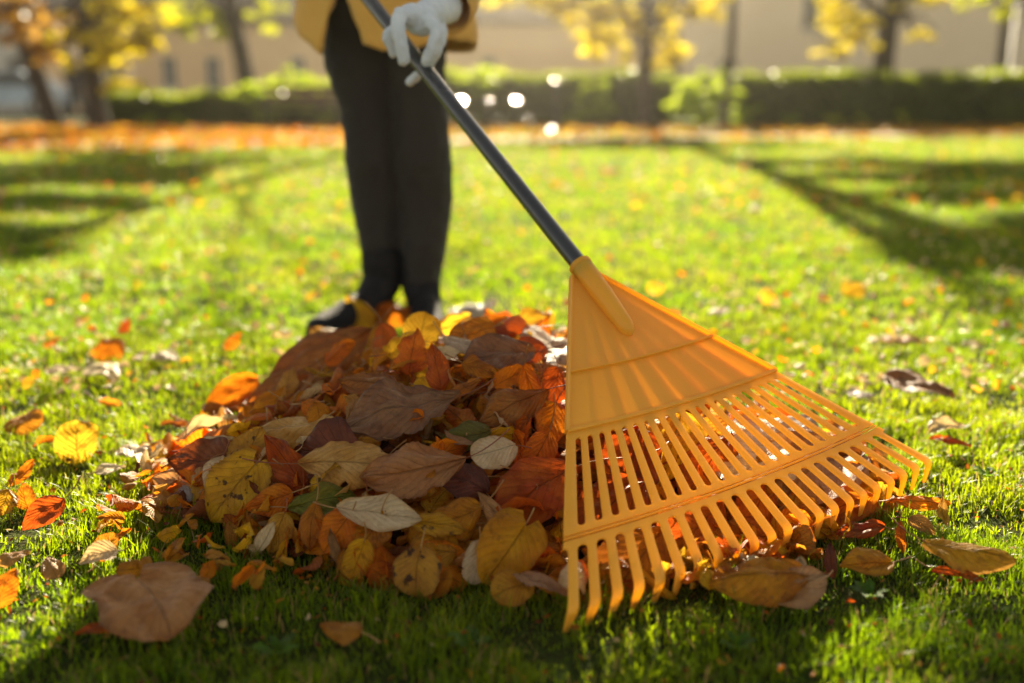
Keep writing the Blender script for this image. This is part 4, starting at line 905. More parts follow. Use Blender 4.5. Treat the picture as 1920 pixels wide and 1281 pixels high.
# ------------------------------------------------------------ background
def stucco(name, c1, c2):
    return plain(name, c1, c2, .35, .92, .25, 60)
M_wallt = stucco('tan_stucco', (.88, .62, .34), (.82, .56, .30)); M_wallc = stucco('cream_stucco', (.90, .74, .52), (.84, .68, .47))
M_wallw = stucco('pale_stucco', (.66, .62, .56), (.58, .54, .49)); M_roof = plain('roof_tiles', (.14, .10, .085), (.09, .07, .06), 2, .8, .6, 12)
M_glass = plain('window_glass', (.05, .06, .065), (.03, .035, .04), 1, .3, spec=.25); M_trim = plain('window_trim', (.6, .56, .48), None, 4, .7); M_dark = plain('dark_timber', (.10, .07, .05), (.06, .04, .03), 6, .8, .3)
def wall_front(mb, x0, x1, y0, y1, z0, z1, ops):
    """box whose front face (y0) has real openings ops=(xa,xb,za,zb) 0.18 deep"""
    mb.box(x0, x1, y0+.18, y1, z0, z1)
    xs_ = sorted({x0, x1, *[o[0] for o in ops], *[o[1] for o in ops]}); zs_ = sorted({z0, z1, *[o[2] for o in ops], *[o[3] for o in ops]})
    for i in range(len(xs_)-1):
        for j in range(len(zs_)-1):
            cx, cz = (xs_[i]+xs_[i+1])/2, (zs_[j]+zs_[j+1])/2
            if any(a < cx < b and c < cz < d for a, b, c, d in ops): continue
            mb.box(xs_[i], xs_[i+1], y0, y0+.177, zs_[j], zs_[j+1])
def window(root, xa, xb, za, zb, y, ox, oy):
    mb = MB(); f = .07
    mb.box(xa+.003, xa+f, y+.06, y+.14, za+.003, zb-.003).box(xb-f, xb-.003, y+.06, y+.14, za+.003, zb-.003).box(xa+f+.002, xb-f-.002, y+.06, y+.14, zb-f, zb-.003).box(xa+f+.002, xb-f-.002, y+.06, y+.14, za+.003, za+f)
    if zb-za > 1.1: mb.box((xa+xb)/2-.025, (xa+xb)/2+.025, y+.07, y+.13, za+f+.002, zb-f-.002).box(xa+f+.002, (xa+xb)/2-.028, y+.07, y+.13, (za+zb)/2-.02, (za+zb)/2+.02).box((xa+xb)/2+.028, xb-f-.002, y+.07, y+.13, (za+zb)/2-.02, (za+zb)/2+.02)
    mb.v = [(a-ox, b-oy, c) for a, b, c in mb.v]; w = mb.obj('window', M_trim, root, False)
    p = MB().box(xa+.01, xb-.01, y+.145, y+.165, za+.01, zb-.01); p.v = [(a-ox, b-oy, c) for a, b, c in p.v]; p.obj('pane', M_glass, w, False)
    s = MB().box(xa-.06, xb+.06, y-.07, y-.003, za-.08, za-.003); s.v = [(a-ox, b-oy, c) for a, b, c in s.v]; s.obj('sill', M_trim, w, False)
def building(name, label, x0, x1, y0, depth, h, mat, ops, roof='gable', rh=2.2, eave=.5):
    ox, oy = (x0+x1)/2, y0; root = empty(name, (ox, oy, 0)); tag(root, label, 'building')
    mb = MB(); wall_front(mb, x0, x1, y0, y0+depth, 0, h, ops); mb.v = [(a-ox, b-oy, c) for a, b, c in mb.v]; mb.obj('wall', mat, root, False)
    for o in ops: window(root, *o, y0, ox, oy)
    v = [(x0-eave, y0-eave, h+.004), (x1+eave, y0-eave, h+.004), (x1+eave, y0+depth+eave, h+.004), (x0-eave, y0+depth+eave, h+.004), (x0-eave, y0-eave, h+.16), (x1+eave, y0-eave, h+.16), (x1+eave, y0+depth+eave, h+.16), (x0-eave, y0+depth+eave, h+.16), (x0+.5, y0+depth/2, h+rh), (x1-.5, y0+depth/2, h+rh)]
    f = [(0, 3, 2, 1), (0, 1, 5, 4), (1, 2, 6, 5), (2, 3, 7, 6), (3, 0, 4, 7), (4, 5, 9, 8), (5, 6, 9), (6, 7, 8, 9), (7, 4, 8)]
    r = MB().add([(a-ox, b-oy, c) for a, b, c in v], f); rf = r.obj('roof', M_roof, root, False)
    c = MB().box(-1.0, -.4, depth/2-.3, depth/2+.3, h+rh-.6, h+rh+.9).box(-1.06, -.34, depth/2-.36, depth/2+.36, h+rh+.903, h+rh+1.0); c.obj('chimney', mat, rf, False)
    g = MB(); g.tube([(x0-ox-eave, -eave-.07, h+.10), (x1-ox+eave, -eave-.07, h+.10)], .07, 10); g.tube([(x1-ox-.6, -.06, h), (x1-ox-.6, -.06, .1)], .05, 8); g.obj('gutter', M_dark, rf)
    return root
building('house', 'long low tan building with a dark tiled roof behind the left hedge', -18.2, 5.7, 40, 9, 3.3, M_wallt, [(-13.6, -13.0, .95, 2.1), (-11.9, -11.3, .95, 2.1), (-15.9, -15.3, .95, 2.1), (-8.6, -8.0, .95, 2.1), (-3.4, -2.8, .95, 2.1), (-1.2, -.6, .95, 2.1)], rh=2.4)
building('apartment_building', 'cream building with small square windows rising behind the right hedge', 6.2, 27, 37, 11, 5.2, M_wallc, [(10.3, 11.1, 2.95, 4.1), (18.2, 19.0, 3.2, 4.4), (17.7, 18.5, .75, 1.5), (22, 22.9, 3.2, 4.4), (7.4, 8.1, .6, 1.9)], rh=1.6, eave=.35)
building('pale_house', 'pale stucco house standing past the street at the far left', -34, -19.5, 46, 8, 5.2, M_wallw, [(-30, -29, 1, 2.3), (-26, -25, 1, 2.3), (-22.5, -21.5, 1, 2.3), (-23.5, -22.5, 3.4, 4.5)], rh=2.2)
rp = MB().tube([(5.85, 36.7, 0), (5.85, 36.7, 2.6), (5.85, 36.7, 5.2)], .10, 10).ball((5.85, 36.7, 5.25), .16); tag(rp.obj('post', M_dark), 'dark tall post between the tan building and the cream one', 'post')

def leafmat(name, c1, c2, tc, trans=.5):
    N = NT(name); f = N.ramp(N.noise(1.3, 4), .35, .65); g = N.ramp(N.noise(9, 3), .3, .7); c = N.mix(f, c1, c2); c = N.mix(N.math('MULTIPLY', g, .3), c, tuple(k*.6 for k in c1))
    p = N.n('BsdfPrincipled', {'Base Color': c, 'Roughness': .45}); t = N.n('BsdfTranslucent', {'Color': N.mix(f, tc, tuple(k*.8 for k in tc))}); m = N.n('MixShader', {0: trans}); N.t.links.new(p.outputs[0], m.inputs[1]); N.t.links.new(t.outputs[0], m.inputs[2]); return N.end(m)
F_y = leafmat('crown_yellow', (.62, .50, .015), (.52, .36, .015), (1., .86, .015), .6); F_yg = leafmat('crown_yellow_green', (.38, .42, .015), (.48, .42, .015), (.85, .9, .015), .6)
F_dk = leafmat('crown_green', (.07, .09, .01), (.10, .10, .012), (.3, .3, .02), .15); F_o = leafmat('crown_ochre', (.36, .17, .02), (.28, .11, .015), (.75, .42, .03)); F_h = leafmat('hedge_leaves', (.06, .09, .008), (.10, .13, .010), (.42, .52, .015), .4); F_g = leafmat('bush_leaves', (.20, .28, .012), (.26, .30, .015), (.7, .85, .03), .6)
M_bark = plain('bark', (.075, .055, .042), (.045, .034, .027), 6, .95, .9, 30)
def cards(blobs, per, size, seed):
    """leaf cards spread through ellipsoid blobs: (cx,cy,cz,rx,ry,rz,n)"""
    r = np.random.default_rng(seed); P = []
    for cx, cy, cz, rx, ry, rz, n in blobs:
        d = r.normal(0, 1, (n, 3)); d /= np.linalg.norm(d, axis=1)[:, None]; R3 = np.array([rx, ry, rz]); k = r.uniform(.25, 1, n)[:, None]**.6
        ns = max(5, min(26, n//28)); sc_ = r.normal(0, 1, (ns, 3)); sc_ /= np.linalg.norm(sc_, axis=1)[:, None]; sc_ *= r.uniform(.3, 1.05, ns)[:, None]
        own = r.integers(0, ns, n); rel = d*k*np.array([1, 1, .55])*(.26*r.uniform(.5, 1.5, ns)[own][:, None])
        rel[:, 2] -= .12*(rel[:, 0]**2+rel[:, 1]**2)*3
        P.append(np.array([cx, cy, cz])+(sc_[own]+rel)*R3)
    P = np.concatenate(P); n = len(P); a = r.normal(0, 1, (n, 3)); a /= np.linalg.norm(a, axis=1)[:, None]; b = r.normal(0, 1, (n, 3)); b -= a*(a*b).sum(1)[:, None]; b /= np.linalg.norm(b, axis=1)[:, None]
    c = np.cross(a, b); s = size*r.uniform(.6, 1.3, n)[:, None]
    V = np.stack([P-a*s, P+b*s*.42+c*s*.12, P+a*s, P-b*s*.42+c*s*.12], 1).reshape(-1, 3); F = np.arange(4*n).reshape(n, 4); return V, F
def tree(name, label, base, trunk, rad, limbs, blobs, mat, size=.085, seed=1, group=None, lr=.30):
    root = empty(name, base); tag(root, label, 'tree', group); b = Vector(base)
    mb = MB(); pts = spline([Vector(p)-b for p in trunk], 6); n = len(pts)
    rr = [rad*(1.25 if k == 0 else 1.08 if k == 1 else 1)*(1-.55*k/(n-1))*(1+.04*math.sin(k*2.3+seed)) for k in range(n)]; mb.tube(pts, rr, 14); mb.obj('trunk', M_bark, root)
    for i, L in enumerate(limbs):
        m2 = MB(); p2 = spline([Vector(p)-b for p in L], 5); m2.tube(p2, [rad*lr*(1-.85*k/(len(p2)-1))+.006 for k in range(len(p2))], 8)
        e = p2[-1]; rg = random.Random(seed*31+i)
        for k in range(5):
            s_ = p2[len(p2)//2+k % (len(p2)//2)]; m2.tube([s_, s_+Vector((rg.uniform(-.5, .5), rg.uniform(-.5, .5), rg.uniform(-.3, .4))), s_+Vector((rg.uniform(-1, 1), rg.uniform(-1, 1), rg.uniform(-.5, .5)))], [.025, .016, .006], 5)
        m2.obj('limb', M_bark, root)
    V, F = cards([(x-b.x, y-b.y, z-b.z, rx, ry, rz, k) for x, y, z, rx, ry, rz, k in blobs], 0, size, seed)
    quads_obj('crown', V, F, mat, root); return root
def pb(px, py, Y, rx, rz, n, ry=None):      # foliage cluster from a photo position at distance Y
    p = pd(px, py, Y); return (p.x, p.y, p.z, rx*1.08, ry or rx, rz*1.08, int(n*1.8))
def canopy(cx, cy, cz, R_, n, k=9, seed=0):
    r = random.Random(seed); return [(cx+r.uniform(-1, 1)*R_, cy+r.uniform(-1, 1)*R_, cz+r.uniform(-.5, .5)*R_*.7, R_*.42, R_*.42, R_*.28, n//k) for _ in range(k)]
def simple_tree(label, px, py, topx, Y, h, rad, mat, low, cr, seed, extra=(), lean=0, group='trees along the far side of the lawn'):
    b = pd(px, py, Y); b.z = 0; t = pd(topx, 0, Y); zt = t.z; dx = (t.x-b.x)/zt
    top = Vector((b.x+dx*h*.9, Y+.3, h)); mid = Vector((b.x+dx*zt, Y, zt))
    limbs = []; low = list(low)+list(extra)
    for c in low: limbs.append([b.lerp(mid, .75), ((Vector(c[:3])+mid)/2)+Vector((0, 0, .15)), Vector(c[:3])])
    cc = canopy(top.x, top.y, h-.3, cr, 2600, 11, seed); 
    for c in cc[:5]: limbs.append([mid.lerp(top, .25), (mid.lerp(top, .5)+Vector(c[:3]))/2, Vector(c[:3])])
    return tree('tree', label, tuple(b), [b, b.lerp(mid, .5), mid, mid.lerp(top, .5)+Vector((.15, 0, 0)), top], rad, limbs, low+cc, mat, seed=seed, group=None)
simple_tree('dark leaning tree trunk with ochre leaves at the far left edge', 78, 0, 18, 19.6, 7.5, .20, F_o, [pb(60, 40, 19, .7, .5, 260), pb(110, 85, 18.6, .45, .35, 160), pb(20, 5, 19, .6, .5, 180)], 2.4, 3)
simple_tree('straight dark tree with bright yellow hanging branches at the left', 162, 0, 156, 18.6, 7.8, .19, F_y, [pb(225, 25, 18, .75, .35, 420), pb(215, 75, 17.6, .55, .28, 330), pb(270, 75, 17.5, .40, .16, 160), pb(205, 110, 17.7, .40, .22, 220), pb(225, 155, 17.5, .38, .15, 170), pb(110, 50, 18, .35, .35, 130), pb(125, 110, 18, .22, .2, 60)], 2.3, 5)
simple_tree('leaning tree with yellow-green leaves behind the left hedge', 465, 0, 432, 22.5, 8, .22, F_yg, [pb(370, 30, 22, .6, .25, 230), pb(345, 60, 22, .35, .2, 90), pb(405, 60, 22, .35, .18, 120), pb(500, 20, 22, .4, .35, 130)], 2.6, 8)
simple_tree('tree with drooping pale yellow leaves behind the rake pole at centre right', 1216, 0, 1214, 19.2, 10.5, .17, F_y, [pb(1040, 0, 18.8, .6, .22, 260), pb(1325, 8, 18.6, .4, .25, 170), pb(950, 0, 19, .5, .15, 120), pb(1120, 70, 18.6, .42, .35, 330), pb(1090, 20, 18.6, .5, .35, 240), pb(1160, 20, 18.6, .5, .4, 300), pb(1255, 100, 18.6, .33, .25, 240), pb(1265, 30, 18.6, .42, .30, 230), pb(1180, 105, 18.6, .22, .15, 90)], 2.0, 11)
simple_tree('dark forked tree with yellow leaves before the cream building', 1662, 0, 1672, 23, 8.5, .27, F_y, [pb(1585, 45, 22.4, .55, .35, 330), pb(1560, 95, 22.3, .38, .15, 110), pb(1610, 80, 22.4, .35, .22, 120), pb(1715, 70, 22.4, .32, .12, 60), pb(1740, 5, 22.4, .6, .2, 130), pb(1560, 5, 22.4, .6, .3, 150)], 2.7, 14)
simple_tree('thin dark tree at the far right edge behind the hedge', 1893, 0, 1890, 23.5, 7.5, .14, F_yg, [pb(1830, 0, 23, .5, .2, 100), pb(1905, 10, 23, .4, .3, 70)], 2.0, 17)
b0 = Vector((-1.78, 15.2, 0))  # added tree hidden by the person; boughs placed to shade lawn and foreground
def shade(gx_, gy_, h, sx, sy, n, rz=.12):      # foliage cluster at height h whose shadow lies at (gx_, gy_)
    ct = 1/math.tan(SUN_EL); d = h*ct; return (gx_+d*math.sin(SUN_AZ), gy_+d*math.cos(SUN_AZ), h, sx, max(.15, sy-rz*ct), rz, n)
ex = [shade(.2, .42, 5.6, .45, .26, 1500, .05), shade(.80, .75, 5.7, .30, .30, 1500, .06), shade(-.25, .66, 5.5, .24, .36, 1500, .06), shade(-.05, .85, 5.5, .14, .2, 500, .03), shade(1.0, .86, 5.8, .42, .36, 1900, .06)]+[shade(-3.35-.1*k, 4.5+1.6*k, 4.5, 1.35, 1.0, 4600, .25) for k in range(5)]+[shade(-6.2-.4*k, 6.0+1.9*k, 4.6, 1.5, 1.2, 4200, .25) for k in range(4)]
ex2 = [shade(3.2+.12*k, 4.6+1.7*k, 4.8, 1.35, .95, 4200, .25) for k in range(4)]+[shade(4.8, 5.4+1.7*k, 5.0, 1.0, 1.0, 2600, .25) for k in range(3)]+[shade(6.3+.3*k, 6.0+1.8*k, 4.9, 1.4, 1.1, 3600, .25) for k in range(3)]+[shade(2.15, 3.95, 4.7, .55, .35, 1300, .1)]
tree('tree', 'added slim tree behind the person, its unseen boughs placed to shade the lawn', tuple(b0), [b0, b0+Vector((.05, 0, 2.2)), b0+Vector((0, .1, 4.2)), b0+Vector((.1, 0, 6.4))], .10, [[b0+Vector((.05, 0, 2.9+.3*i)), (b0+Vector((0, 0, 3.6))+Vector(e[:3]))/2, Vector(e[:3])] for i, e in enumerate(ex) if i in (0, 1, 5)], ex, F_dk, size=.13, seed=33, lr=.13)
b1 = Vector((4.05, 19.4, 0))  # added tree; its boughs are placed to shade the right of the lawn
tree('tree', 'added tree right of the centre tree, its boughs placed to shade the lawn', tuple(b1), [b1, b1+Vector((.05, 0, 2.0)), b1+Vector((0, .1, 3.8)), b1+Vector((.1, 0, 5.4))], .09, [[b1+Vector((.05, 0, 2.9+.3*i)), (b1+Vector((0, 0, 3.6))+Vector(e[:3]))/2, Vector(e[:3])] for i, e in enumerate(ex2) if i in (0, 2)], ex2, F_dk, size=.13, seed=35, lr=.13)
# the two trees above are added, their crowns laid out to shade the lawn
lp = MB(); b_ = pd(1911, 0, 24.2); lp.tube([(b_.x, 24.2, 0), (b_.x, 24.2, .5), (b_.x, 24.2, .52), (b_.x, 24.2, 4.4)], [.09, .085, .06, .05], 12); lamp = lp.obj('street_lamp', plain('pale_painted_metal', (.55, .52, .46), None, 6, .5)); tag(lamp, 'pale lamp post at the far right edge', 'lamp post')
lh = MB().tube([(b_.x, 24.2, 4.4), (b_.x, 24.2, 4.46), (b_.x, 24.2, 4.75), (b_.x, 24.2, 4.86)], [.08, .14, .20, .05], 12); lh.obj('lamp_head', M_trim, lamp)

def hedge(name, label, cat, x0, x1, y, dpt, h, mat, n, size=.07, seed=1, wav=.08):
    root = empty(name, ((x0+x1)/2, y, 0)); tag(root, label, cat); r = np.random.default_rng(seed); xc = (x0+x1)/2
    # shell of leaves with uneven thickness
    P = []; L = x1-x0
    u = r.uniform(0, 1, (n, 3)); side = r.integers(0, 4, n)
    X = x0+u[:, 0]*L; bump = np.array([mn.noise(Vector((a*1.1, seed, 0))) for a in X])*wav*2
    hh = h+bump; Yc = y+(u[:, 1]-.5)*dpt; Z = u[:, 2]*hh
    Yc = np.where(side < 2, y-dpt/2+r.normal(0, .05, n), np.where(side == 2, Yc, y+dpt/2+r.normal(0, .05, n))); Z = np.where(side == 2, hh+r.normal(0, .045, n), Z)
    P = np.c_[X-xc, Yc-y, np.maximum(Z, .02)]
    a = r.normal(0, 1, (n, 3)); a /= np.linalg.norm(a, axis=1)[:, None]; b = np.cross(a, r.normal(0, 1, (n, 3))); b /= np.linalg.norm(b, axis=1)[:, None]; s = size*r.uniform(.5, 1.3, n)[:, None]
    V = np.stack([P-a*s, P+b*s*.5, P+a*s, P-b*s*.5], 1).reshape(-1, 3); quads_obj('foliage', V, np.arange(4*n).reshape(n, 4), mat, root)
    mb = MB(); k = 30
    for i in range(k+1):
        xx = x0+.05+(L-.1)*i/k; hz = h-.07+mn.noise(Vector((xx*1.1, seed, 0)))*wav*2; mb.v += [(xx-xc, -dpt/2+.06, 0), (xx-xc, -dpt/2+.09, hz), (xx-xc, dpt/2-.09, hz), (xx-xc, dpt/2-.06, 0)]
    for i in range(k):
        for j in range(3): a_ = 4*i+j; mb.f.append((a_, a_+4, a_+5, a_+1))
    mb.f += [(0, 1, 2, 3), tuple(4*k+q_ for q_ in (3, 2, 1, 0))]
    mb.obj('branches', plain('hedge_inner_shade', (.018, .022, .008), (.012, .014, .006), 8, 1), root); return root  # solid dark block: the hedge's inner shade is put into its colour
gx = lambda px, Y: (px-960)/FPX*(Y*math.cos(TH)+.1)
hedge('hedge', 'clipped dark green hedge along the lawn at the right', 'hedge', gx(1372, 20.2), 14.5, 20.4, 1.0, 1.0, F_h, 16000, seed=2)
hedge('hedge', 'low dark hedge in front of the tan building at the left', 'hedge', gx(180, 20.6), gx(640, 20.6), 20.8, .9, .62, F_h, 9000, seed=4, wav=.09)
hedge('hedge', 'dim hedge behind the rake pole in the middle of the view', 'hedge', gx(640, 21), gx(1262, 21), 21.3, .9, 1.0, F_h, 11000, seed=6, wav=.1)
def bush(label, blobs, mat, seed, size=.06):
    b = Vector((blobs[0][0], blobs[0][1], 0)); root = empty('bush', tuple(b)); tag(root, label, 'bush')
    V, F = cards([(x-b.x, y-b.y, z, rx, ry, rz, n) for x, y, z, rx, ry, rz, n in blobs], 0, size, seed); V[:, 2] = np.maximum(V[:, 2], .01); quads_obj('foliage', V, F, mat, root)
    mb = MB(); r = random.Random(seed)
    for k in range(6): x, y, z = [c+r.uniform(-.2, .2) for c in blobs[k % len(blobs)][:3]]; mb.tube([(r.uniform(-.08, .08), r.uniform(-.08, .08), 0), ((x-b.x)*.5, (y-b.y)*.5, z*.5), (x-b.x, y-b.y, max(.2, z))], [.02, .014, .005], 6)
    mb.obj('stem', M_bark, root)
bush('bright lime green bush at the left end of the dark right hedge', [pb(1325, 195, 19.4, .65, .5, 1300), pb(1390, 215, 19.5, .35, .3, 300), pb(1300, 165, 19.7, .4, .35, 600), pb(1345, 170, 19.7, .3, .4, 500), pb(1280, 215, 19.6, .3, .3, 300)], F_g, 21)
bush('rounded green bush behind the left side of the person', [pb(560, 160, 20.2, .6, .3, 1000), pb(480, 175, 20.2, .45, .22, 500), pb(600, 190, 20.2, .5, .4, 700), pb(520, 205, 20.1, .4, .3, 400)], F_g, 22)
bush('loose green bush behind the rake pole right of the bench', [pb(1120, 190, 20.3, .35, .45, 600), pb(1085, 215, 20.2, .3, .3, 300), pb(900, 150, 20.6, .5, .3, 400)], F_g, 23)
for i, (px, mt) in enumerate(((262, F_g), (340, F_g), (395, F_g), (1430, F_g), (1540, F_yg), (1610, F_yg), (1500, F_yg))):
    lab = ['leftmost low sprouting shrub at the foot of the left hedge', 'second low sprouting shrub from the left at the foot of the left hedge', 'third low sprouting shrub from the left at the foot of the left hedge', 'low lit shrub at the foot of the right hedge, nearest the lime bush', 'third of the low lit shrubs along the right hedge', 'fourth and rightmost low lit shrub along the right hedge', 'second of the low lit shrubs along the right hedge'][i]
    p = gp(px, 236); b = empty('shrub', tuple((p.x, 19.7, 0))); tag(b, lab, 'shrub', 'low shrubs at the foot of the hedges'); V, F = cards([(0, 0, .17, .22, .15, .17, 170)], 0, .05, 40+i); V[:, 2] = np.maximum(V[:, 2], .01); quads_obj('foliage', V, F, mt, b)
    mb = MB()
    for k in range(4): mb.tube([(0, 0, 0), (.05*math.cos(k*1.6), .05*math.sin(k*1.6), .12), (.12*math.cos(k*1.6), .1*math.sin(k*1.6), .26)], [.008, .006, .003], 5)
    mb.obj('stem', M_bark, b)
# park bench behind the person, then added posts for sun glints
def bench(x, y, label, glint):
    root = empty('park_bench', (x, y, 0), 0); tag(root, label, 'bench'); wd = plain('bench_wood', (.16, .07, .04), (.10, .045, .028), 8, .6); ir = plain('bench_iron', (.03, .03, .03), None, 20, .5)
    MB().box(-.8, .8, -.22, -.10, .43, .46).box(-.8, .8, -.08, .04, .43, .46).box(-.8, .8, .06, .18, .43, .46).obj('seat', wd, root, False)
    MB().box(-.8, .8, .24, .27, .55, .66).box(-.8, .8, .26, .29, .70, .81).obj('backrest', wd, root, False)
    for s in (-.68, .68):
        MB().tube([(s, -.2, 0), (s, -.2, .42), (s, .2, .42)], .022, 8).tube([(s, .26, 0), (s, .21, .42), (s, .285, .80)], .022, 8).tube([(s, -.2, .42), (s, -.22, .62), (s, .23, .62)], .018, 8).obj('frame', ir, root)
bench(gx(570, 18.9), 18.9, 'dark wooden park bench behind the left leg of the person', False)
M_ch = plain('polished_steel', (.92, .90, .86), (.85, .83, .80), 9, .26, metal=1); M_rg = plain('post_grey', (.16, .14, .12), (.12, .11, .10), 10, .55)
def add_glint_post(px, py, Y, label):  # made-up post, its cap tilted to flash the sun at the camera
    p = pd(px, py, Y); z = max(.05, p.z); root = empty('glint_post', (p.x, Y, 0)); tag(root, label, 'post', 'added low posts with caps tilted to glint')
    MB().tube([(0, 0, 0), (0, 0, z-.02)], .035, 14).obj('pole', M_rg, root)
    n = (sd+Vector((.05, -1, .03)).normalized()).normalized(); c = Vector((0, 0, z)); MB().tube([c-n*.012, c-n*.002, c], [.062, .066, .058], 28, up=(0, 1, 0)).obj('cap', M_ch, root)
for px, py, Y, lb in [(866, 188, 19.4, 'leftmost added glint post of the upper row behind the rake pole'), (918, 188, 19.4, 'middle added glint post of the upper row behind the rake pole'), (970, 188, 19.4, 'rightmost added glint post of the upper row behind the rake pole'), (888, 222, 19.0, 'leftmost added glint post of the lower row behind the rake pole'), (936, 222, 19.0, 'middle added glint post of the lower row behind the rake pole'), (991, 222, 19.0, 'rightmost added glint post of the lower row behind the rake pole'), (1043, 151, 19.6, 'tallest added glint post standing right of the two rows'), (1038, 242, 17.4, 'lowest added glint post near the lawn edge')]: add_glint_post(px, py, Y, lb)
# parked car, far left beyond the path
def car(x, y, rz, label, paint):
    root = empty('parked_car', (x, y, 0), rz); tag(root, label, 'car')
    prof_ = [(-2.1, .35), (-2.12, .62), (-2.0, .82), (-1.2, .92), (-.55, 1.38), (.75, 1.42), (1.55, .98), (2.0, .90), (2.12, .65), (2.1, .35)]
    mb = MB(); n = len(prof_)
    for yy, k in ((-.84, .96), (-.80, 1.0), (.80, 1.0), (.84, .96)): mb.v += [(a*k if abs(yy) > .82 else a, yy*(1 if z < .95 else .86), z) for a, z in prof_]
    for j in range(3):
        for i in range(n): mb.f.append((j*n+i, j*n+(i+1) % n, (j+1)*n+(i+1) % n, (j+1)*n+i))
    mb.f += [tuple(range(n-1, -1, -1)), tuple(3*n+i for i in range(n))]; o = mb.obj('body', paint, root, False); b = o.modifiers.new('b', 'BEVEL'); b.width = .05; b.segments = 3
    gl = M_glass
    for s in (-1, 1): 
        w = MB(); w.add([(-1.02, s*.80, .97), (1.35, s*.80, 1.0), (.72, s*.715, 1.36), (-.52, s*.715, 1.33)], [(0, 1, 2, 3)]); w.v = [(a, b_*1.012, c) for a, b_, c in w.v]; w.obj('side_window', gl, root, False)
        for xw in (-1.3, 1.35):
            t = MB().tube([(xw, s*.70, .32), (xw, s*.87, .32)], .32, 24); wh = t.obj('wheel', bpy.data.materials.get('tyre') or plain('tyre', (.02, .02, .02), None, 20, .8), root); MB().tube([(xw, s*.875, .32), (xw, s*.885, .32)], .2, 16).obj('rim', M_trim, wh)
        MB().ball((-2.1, s*.6, .66), (.05, .13, .07)).obj('headlight', M_trim, root)
    MB().add([(-1.17, -.62, .96), (-1.17, .62, .96), (-.58, .56, 1.36), (-.58, -.56, 1.36)], [(0, 1, 2, 3)]).obj('windscreen', gl, root, False)
car(gx(18, 33.5)+.0, 33.5, 0, 'pale blue car parked in the street at the far left', plain('pale_blue_paint', (.45, .55, .66), None, 3, .25, spec=.6))
# far pedestrian
def walker(x, y, label):
    root = empty('person', (x, y, 0)); tag(root, label, 'person'); mb = MB()
    mb.tube([(-.10, -.18, .0), (-.10, -.15, .08), (-.10, -.02, .48), (-.08, .0, .9)], [.04, .045, .06, .085], 10); mb.tube([(.10, .22, .03), (.10, .2, .1), (.10, .05, .5), (.08, 0, .9)], [.04, .045, .06, .085], 10)
    mb.tube([(0, 0, .85), (0, 0, 1.1), (0, 0, 1.35), (0, 0, 1.47), (0, 0, 1.55)], [(.16, .11), (.15, .10), (.19, .12), (.08, .07), (.05, .05)], 14, up=(0, 1, 0)); mb.ball((0, -.01, 1.65), (.085, .10, .12))
    for s in (-1, 1): mb.tube([(s*.19, 0, 1.40), (s*.24, .06*s, 1.12), (s*.22, -.1*s, .86)], [.055, .045, .03], 8); mb.ball((s*.22, -.1*s, .82), (.03, .04, .05))
    o = mb.obj('body', M_skin, root); remesh(o, .02, 4)
    cb = MB(); cb.tube([(0, 0, .72), (0, 0, 1.1), (0, 0, 1.37), (0, 0, 1.49)], [(.20, .15), (.18, .13), (.215, .145), (.09, .08)], 16, up=(0, 1, 0))
    for s in (-1, 1): cb.tube([(s*.19, 0, 1.41), (s*.24, .06*s, 1.12), (s*.22, -.1*s, .88)], [.07, .06, .045], 10)
    remesh(cb.obj('jacket', cloth('navy_jacket', (.02, .018, .03), (.03, .025, .04)), root), .02, 4)
    tb = MB(); tb.tube([(-.10, -.15, .08), (-.10, -.02, .48), (-.08, .0, .88)], [.06, .075, .10], 12); tb.tube([(.10, .2, .1), (.10, .05, .5), (.08, 0, .88)], [.06, .075, .10], 12); remesh(tb.obj('trousers', M_leg, root), .02, 4)
    MB().ball((0, .015, 1.69), (.095, .105, .105)).obj('hair', M_hair, root)
walker(gx(147, 27.5), 27.5, 'distant pedestrian in a dark jacket between the two left trees')

# ------------------------------------------------------------ haze volume, added to give the sun's lens glow
def haze():
    mb = MB().box(-70, 70, -8, 75, -1.0, 14)
    o = mb.obj('haze', None, None, False); N = NT('haze')
    v = N.t.nodes.new('ShaderNodeVolumePrincipled'); v.inputs['Density'].default_value = HAZE; v.inputs['Anisotropy'].default_value = .96; v.inputs['Color'].default_value = (1, .93, .82, 1)
    N.t.links.new(v.outputs[0], N.out.inputs[1]); o.data.materials.append(N.m); tag(o, kind='stuff')
HAZE = .0024
haze()

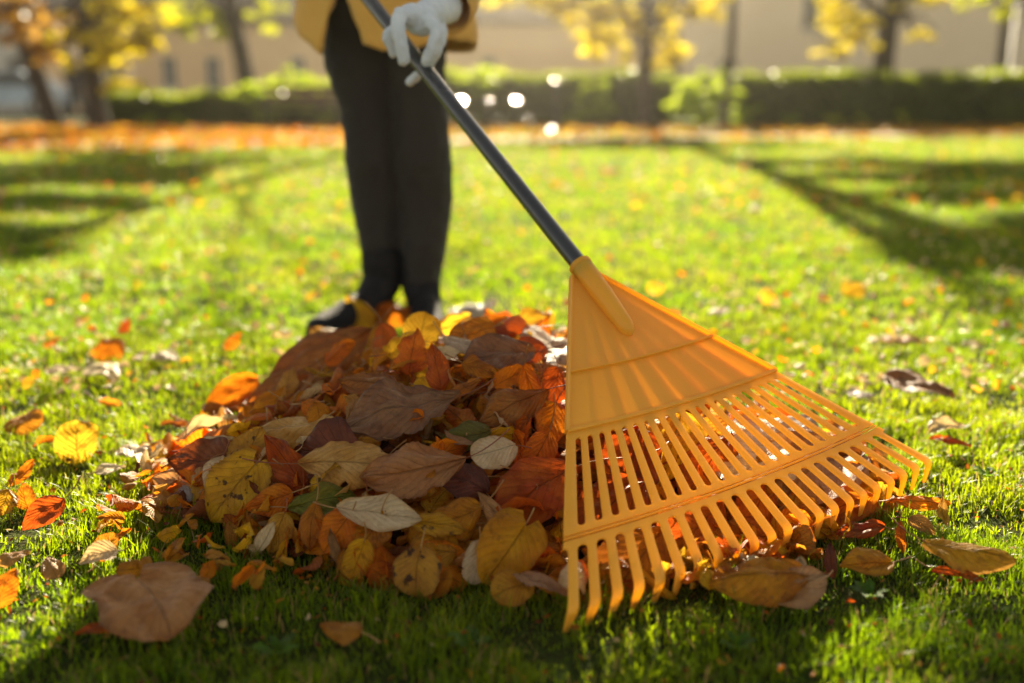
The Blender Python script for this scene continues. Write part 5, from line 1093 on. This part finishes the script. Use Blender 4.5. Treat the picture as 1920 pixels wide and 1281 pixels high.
# ------------------------------------------------------------ labels of the fallen leaves
def screen(o):
    p = o.matrix_world.translation-Vector((0, 0, CH)); f = p.dot(Vector((0, math.cos(TH), -math.sin(TH)))); return 960+FPX*p.x/f, 640.5-FPX*p.dot(CAMU)/f
def zone_words(o, z):
    x, y = screen(o); m = o.matrix_world.translation
    if z == 'pile':
        under = x > 1060
        if under:
            return ('seen through the upper slots of the rake' if y < 960 and y > 800 else 'above the rake slots behind its panel' if y <= 800 else 'behind the left tines of the rake' if x < 1280 else 'behind the right tines of the rake')
        v = 'on the crest of the pile' if y < 700 else 'on the upper slope of the pile' if y < 800 else 'in the middle of the pile' if y < 920 else 'on the lower slope of the pile' if y < 1010 else 'at the front foot of the pile'
        h = 'far left' if x < 450 else 'left of centre' if x < 640 else 'at the centre' if x < 850 else 'beside the rake'
        return v+', '+h
    v = 'far across the lawn' if y < 330 else 'on the middle lawn' if y < 480 else 'on grass behind the pile' if y < 620 else 'on grass level with the pile crest' if y < 800 else 'on grass level with the pile middle' if y < 1000 else 'on the nearest grass'
    h = 'at the left edge' if x < 300 else 'left of the person' if x < 640 else 'right of the person' if x < 1080 else 'right of the pole' if x < 1500 else 'at the right edge'
    return v+', '+h
SHW = {'ovate': 'oval', 'heart': 'heart-shaped', 'round': 'round', 'elliptic': 'long oval', 'narrow': 'narrow', 'lobed': 'lobed'}
ORD = ['', 'second', 'third', 'fourth', 'fifth', 'sixth', 'seventh', 'eighth']
buckets = {}
kept = LEAVES
for L in kept:
    o, c, k, s, z, lab = L; tag(o, None, 'leaf', 'fallen leaves of the pile' if z == 'pile' else 'fallen leaves on the lawn')
    if lab: o['label'] = lab; continue
    d = ('small ' if s < .055 else 'large ' if s > .10 else '')+c+' '+SHW[k]+' leaf'
    buckets.setdefault((d, zone_words(o, z)), []).append(o)
for (d, zw), os_ in buckets.items():
    if len(os_) == 1: os_[0]['label'] = d+' '+zw; continue
    os_.sort(key=lambda o: screen(o)[0])
    for i, o in enumerate(os_):
        o['label'] = ('leftmost' if i == 0 else 'rightmost' if i == len(os_)-1 else ORD[min(i, 7)]+' from left')+' '+d+' '+zw
